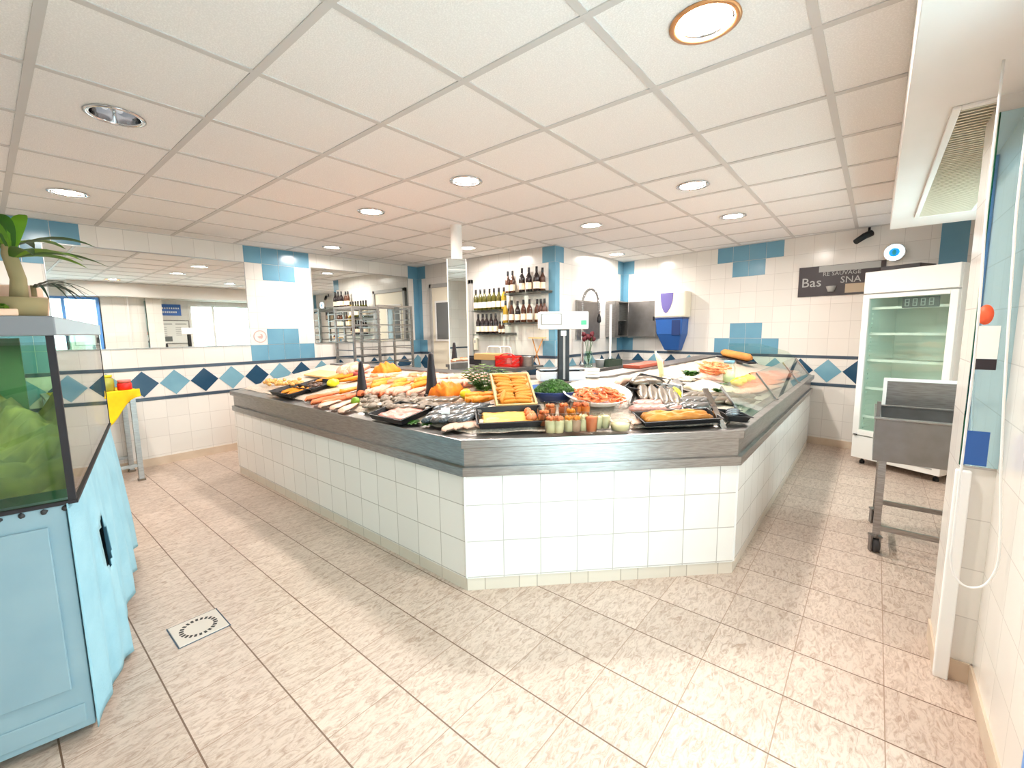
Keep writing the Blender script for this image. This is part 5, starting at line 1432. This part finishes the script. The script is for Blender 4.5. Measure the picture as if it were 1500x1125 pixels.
A_, B_ = atz(1060,521,1.20), atz(1104,541,1.13)
pl = hit(1082,553,.02); t.location = (5.72,1.27,1.035); t.rotation_euler = (0,.12,-2.1)
t2 = thing('loaf_stand', 'steel stand under the long golden loaf', 'stand', (5.72,1.27,.98), -2.1); MB().box(-.06,-.05,0,.06,.05,.038).build('block', [M['steel2']], t2)
t = thing('glass_jar', 'clear glass jar with pale green contents beside the langoustines', 'jar', hit(1067,560,.02))
MB().lathe([(.045,0),(.05,.01),(.05,.13),(.04,.15),(.04,.165)],18,cap1=False).build('jar', [M['glass']], t)
MB().lathe([(.044,.006),(.044,.10),(.001,.102)],16,cap1=False).build('contents', [mat('pale_green_sauce',(214,228,186),.5)], t)
MB().lathe([(.042,.165),(.044,.19),(.001,.192)],16,cap1=False).build('lid', [M['teal']], t)
for k, (x, y) in enumerate(((1078,566),(1084,562),(1091,560),(1097,558))):
    o = MB().ball((0,0,.35),.5,0,14,8,.01,(1,1,.7)).build('lemon_half', [M['lemony'] if k % 2 else M['lemon']]); tag(o,'yellow lemon half beside the orange salmon slices, %s from left' % ORD[k],'fruit','lemon halves on the right arm'); lay(o, hit(x,y,.03), .5*k, (.10,.10,.085))
for k in range(12):
    r = k//4; x = 1100+12*(k%4)-r*5; y = 562+r*7-2*(k%4)
    lay2(item('salmon' if r < 2 else 'pink','salmon_slice','salmon slice under the glass guard, %s from left in the %s row' % (ORD[k%4], ('rear','middle','front')[r]),'fish fillet','salmon slices under the guard'), (x-12,y+2), (x+16,y-4), .16, .03, .02+.01*(k%2))
for k in range(8):
    r = k//4; x = 1118+12*(k%4); y = 549+r*5-1*(k%4)
    lay2(item('pink' if (k+r) % 2 else 'salmon','pink_slice','pink slice at the far back of the right arm, %s from left in %s row' % (ORD[k%4], ('rear','front')[r]),'fish fillet','pink slices at the far back'), (x-12,y+2), (x+14,y-2), .22, .03, .025)
for k in range(6):
    x, y = 1076+9*(k%3), 592-7*(k//3)
    lay2(item('brownf','grey_fish','grey brown fish under the near pane of the glass guard, %s of six' % ORD[k],'fish','grey fish under the near guard pane'), (x-14,y+2), (x+14,y-3), .07, .04)

# ---- scale on the rear ledge
pS = atz(822,556,1.055)
t = thing('shop_scale', 'white shop scale with tall black column and customer display', 'scale', (pS.x,pS.y,1.051)); t.scale = (.84,.84,.86); fwd = Vector((-FW.x,-FW.y,0)).normalized()
aa = math.atan2(-1,-1)+PI/2; t.rotation_euler = (0,0,aa)
MB().box(-.195,-.07,0,.195,.15,.075).build('base', [M['whitep']], t, bevel=.008)
MB().box(-.195,-.06,.088,.195,.15,.10).build('weighing_plate', [M['steel']], t, bevel=.004)
MB().box(-.15,-.04,.075,.15,.12,.088).build('plate_support', [M['blackm']], t)
MB().box(-.048,-.105,.0,.048,-.072,.43).build('column', [M['black']], t, bevel=.006)
MB().box(-.006,-.107,.02,.012,-.1045,.39).build('column_strip', [M['grey']], t)
MB().box(-.025,-.108,.37,.02,-.1045,.41).build('column_label', [M['paper']], t)
hd_ = MB().box(-.205,-.12,.42,.205,-.03,.56).build('head', [M['whitep']], t, bevel=.01)
mb = MB(); mb.box(-.192,-.1245,.455,-.02,-.1205,.545); mb.build('display_frame', [M['grey']], hd_)
MB().box(-.18,-.127,.465,-.032,-.1248,.537).build('display', [mat('scale_display',(236,242,250),.3,emit=.5)], hd_)
MB().box(.14,-.1235,.455,.185,-.1205,.49).build('green_mark', [mat('scale_green_mark',(90,200,150),.4)], hd_)
# chopping board on the ledge of the right arm
t = thing('chopping_board', 'reddish brown chopping board on the steel ledge right of the scale', 'board', (3.72,1.80,1.1), 0)
MB().box(-.30,-.16,.0,.30,.16,.03).build('board', [M['brownboard']], t, bevel=.004)
t.location = (4.06,1.70,1.052); t.scale = (1.0,.5,1)
t = thing('folded_cloths', 'small white stack beside the scale on the steel ledge', 'cloth', (atz(867,551,1.055).x,atz(867,551,1.055).y,1.051), aa)
for k in range(3): MB().box(-.05,-.04,.022*k,.05,.04,.022*k+.02).build('folded_sheet', [M['paper']], t, bevel=.004)

# ------------------------------------------------------------------ daylight and the look
w = bpy.data.worlds.new('world'); sc.world = w; w.use_nodes = True
bg = w.node_tree.nodes['Background']; bg.inputs['Color'].default_value = (.80,.90,1,1); bg.inputs['Strength'].default_value = 9
def portal(x0, x1, y, z0, z1):
    ld = bpy.data.lights.new('daylight_portal','AREA'); ld.shape = 'RECTANGLE'; ld.size = x1-x0; ld.size_y = z1-z0; ld.cycles.is_portal = True
    o = bpy.data.objects.new('daylight_portal', ld); COL.objects.link(o); o.location = ((x0+x1)/2,y,(z0+z1)/2); o.rotation_euler = (PI/2,0,0)
portal(DX0,DX1,FY-.06,0,DZ); portal(3.25,4.7,WY-.05,.9,2.12)
sc.view_settings.view_transform = 'Standard'; sc.view_settings.look = 'None'; sc.view_settings.gamma = 1; sc.view_settings.use_curve_mapping = False
sc.view_settings.exposure = .36
c = sc.cycles; c.use_denoising = True; c.max_bounces = 10; c.diffuse_bounces = 6; c.glossy_bounces = 5; c.transparent_max_bounces = 16; c.transmission_bounces = 4
c.caustics_reflective = False; c.caustics_refractive = False; c.sample_clamp_indirect = 6
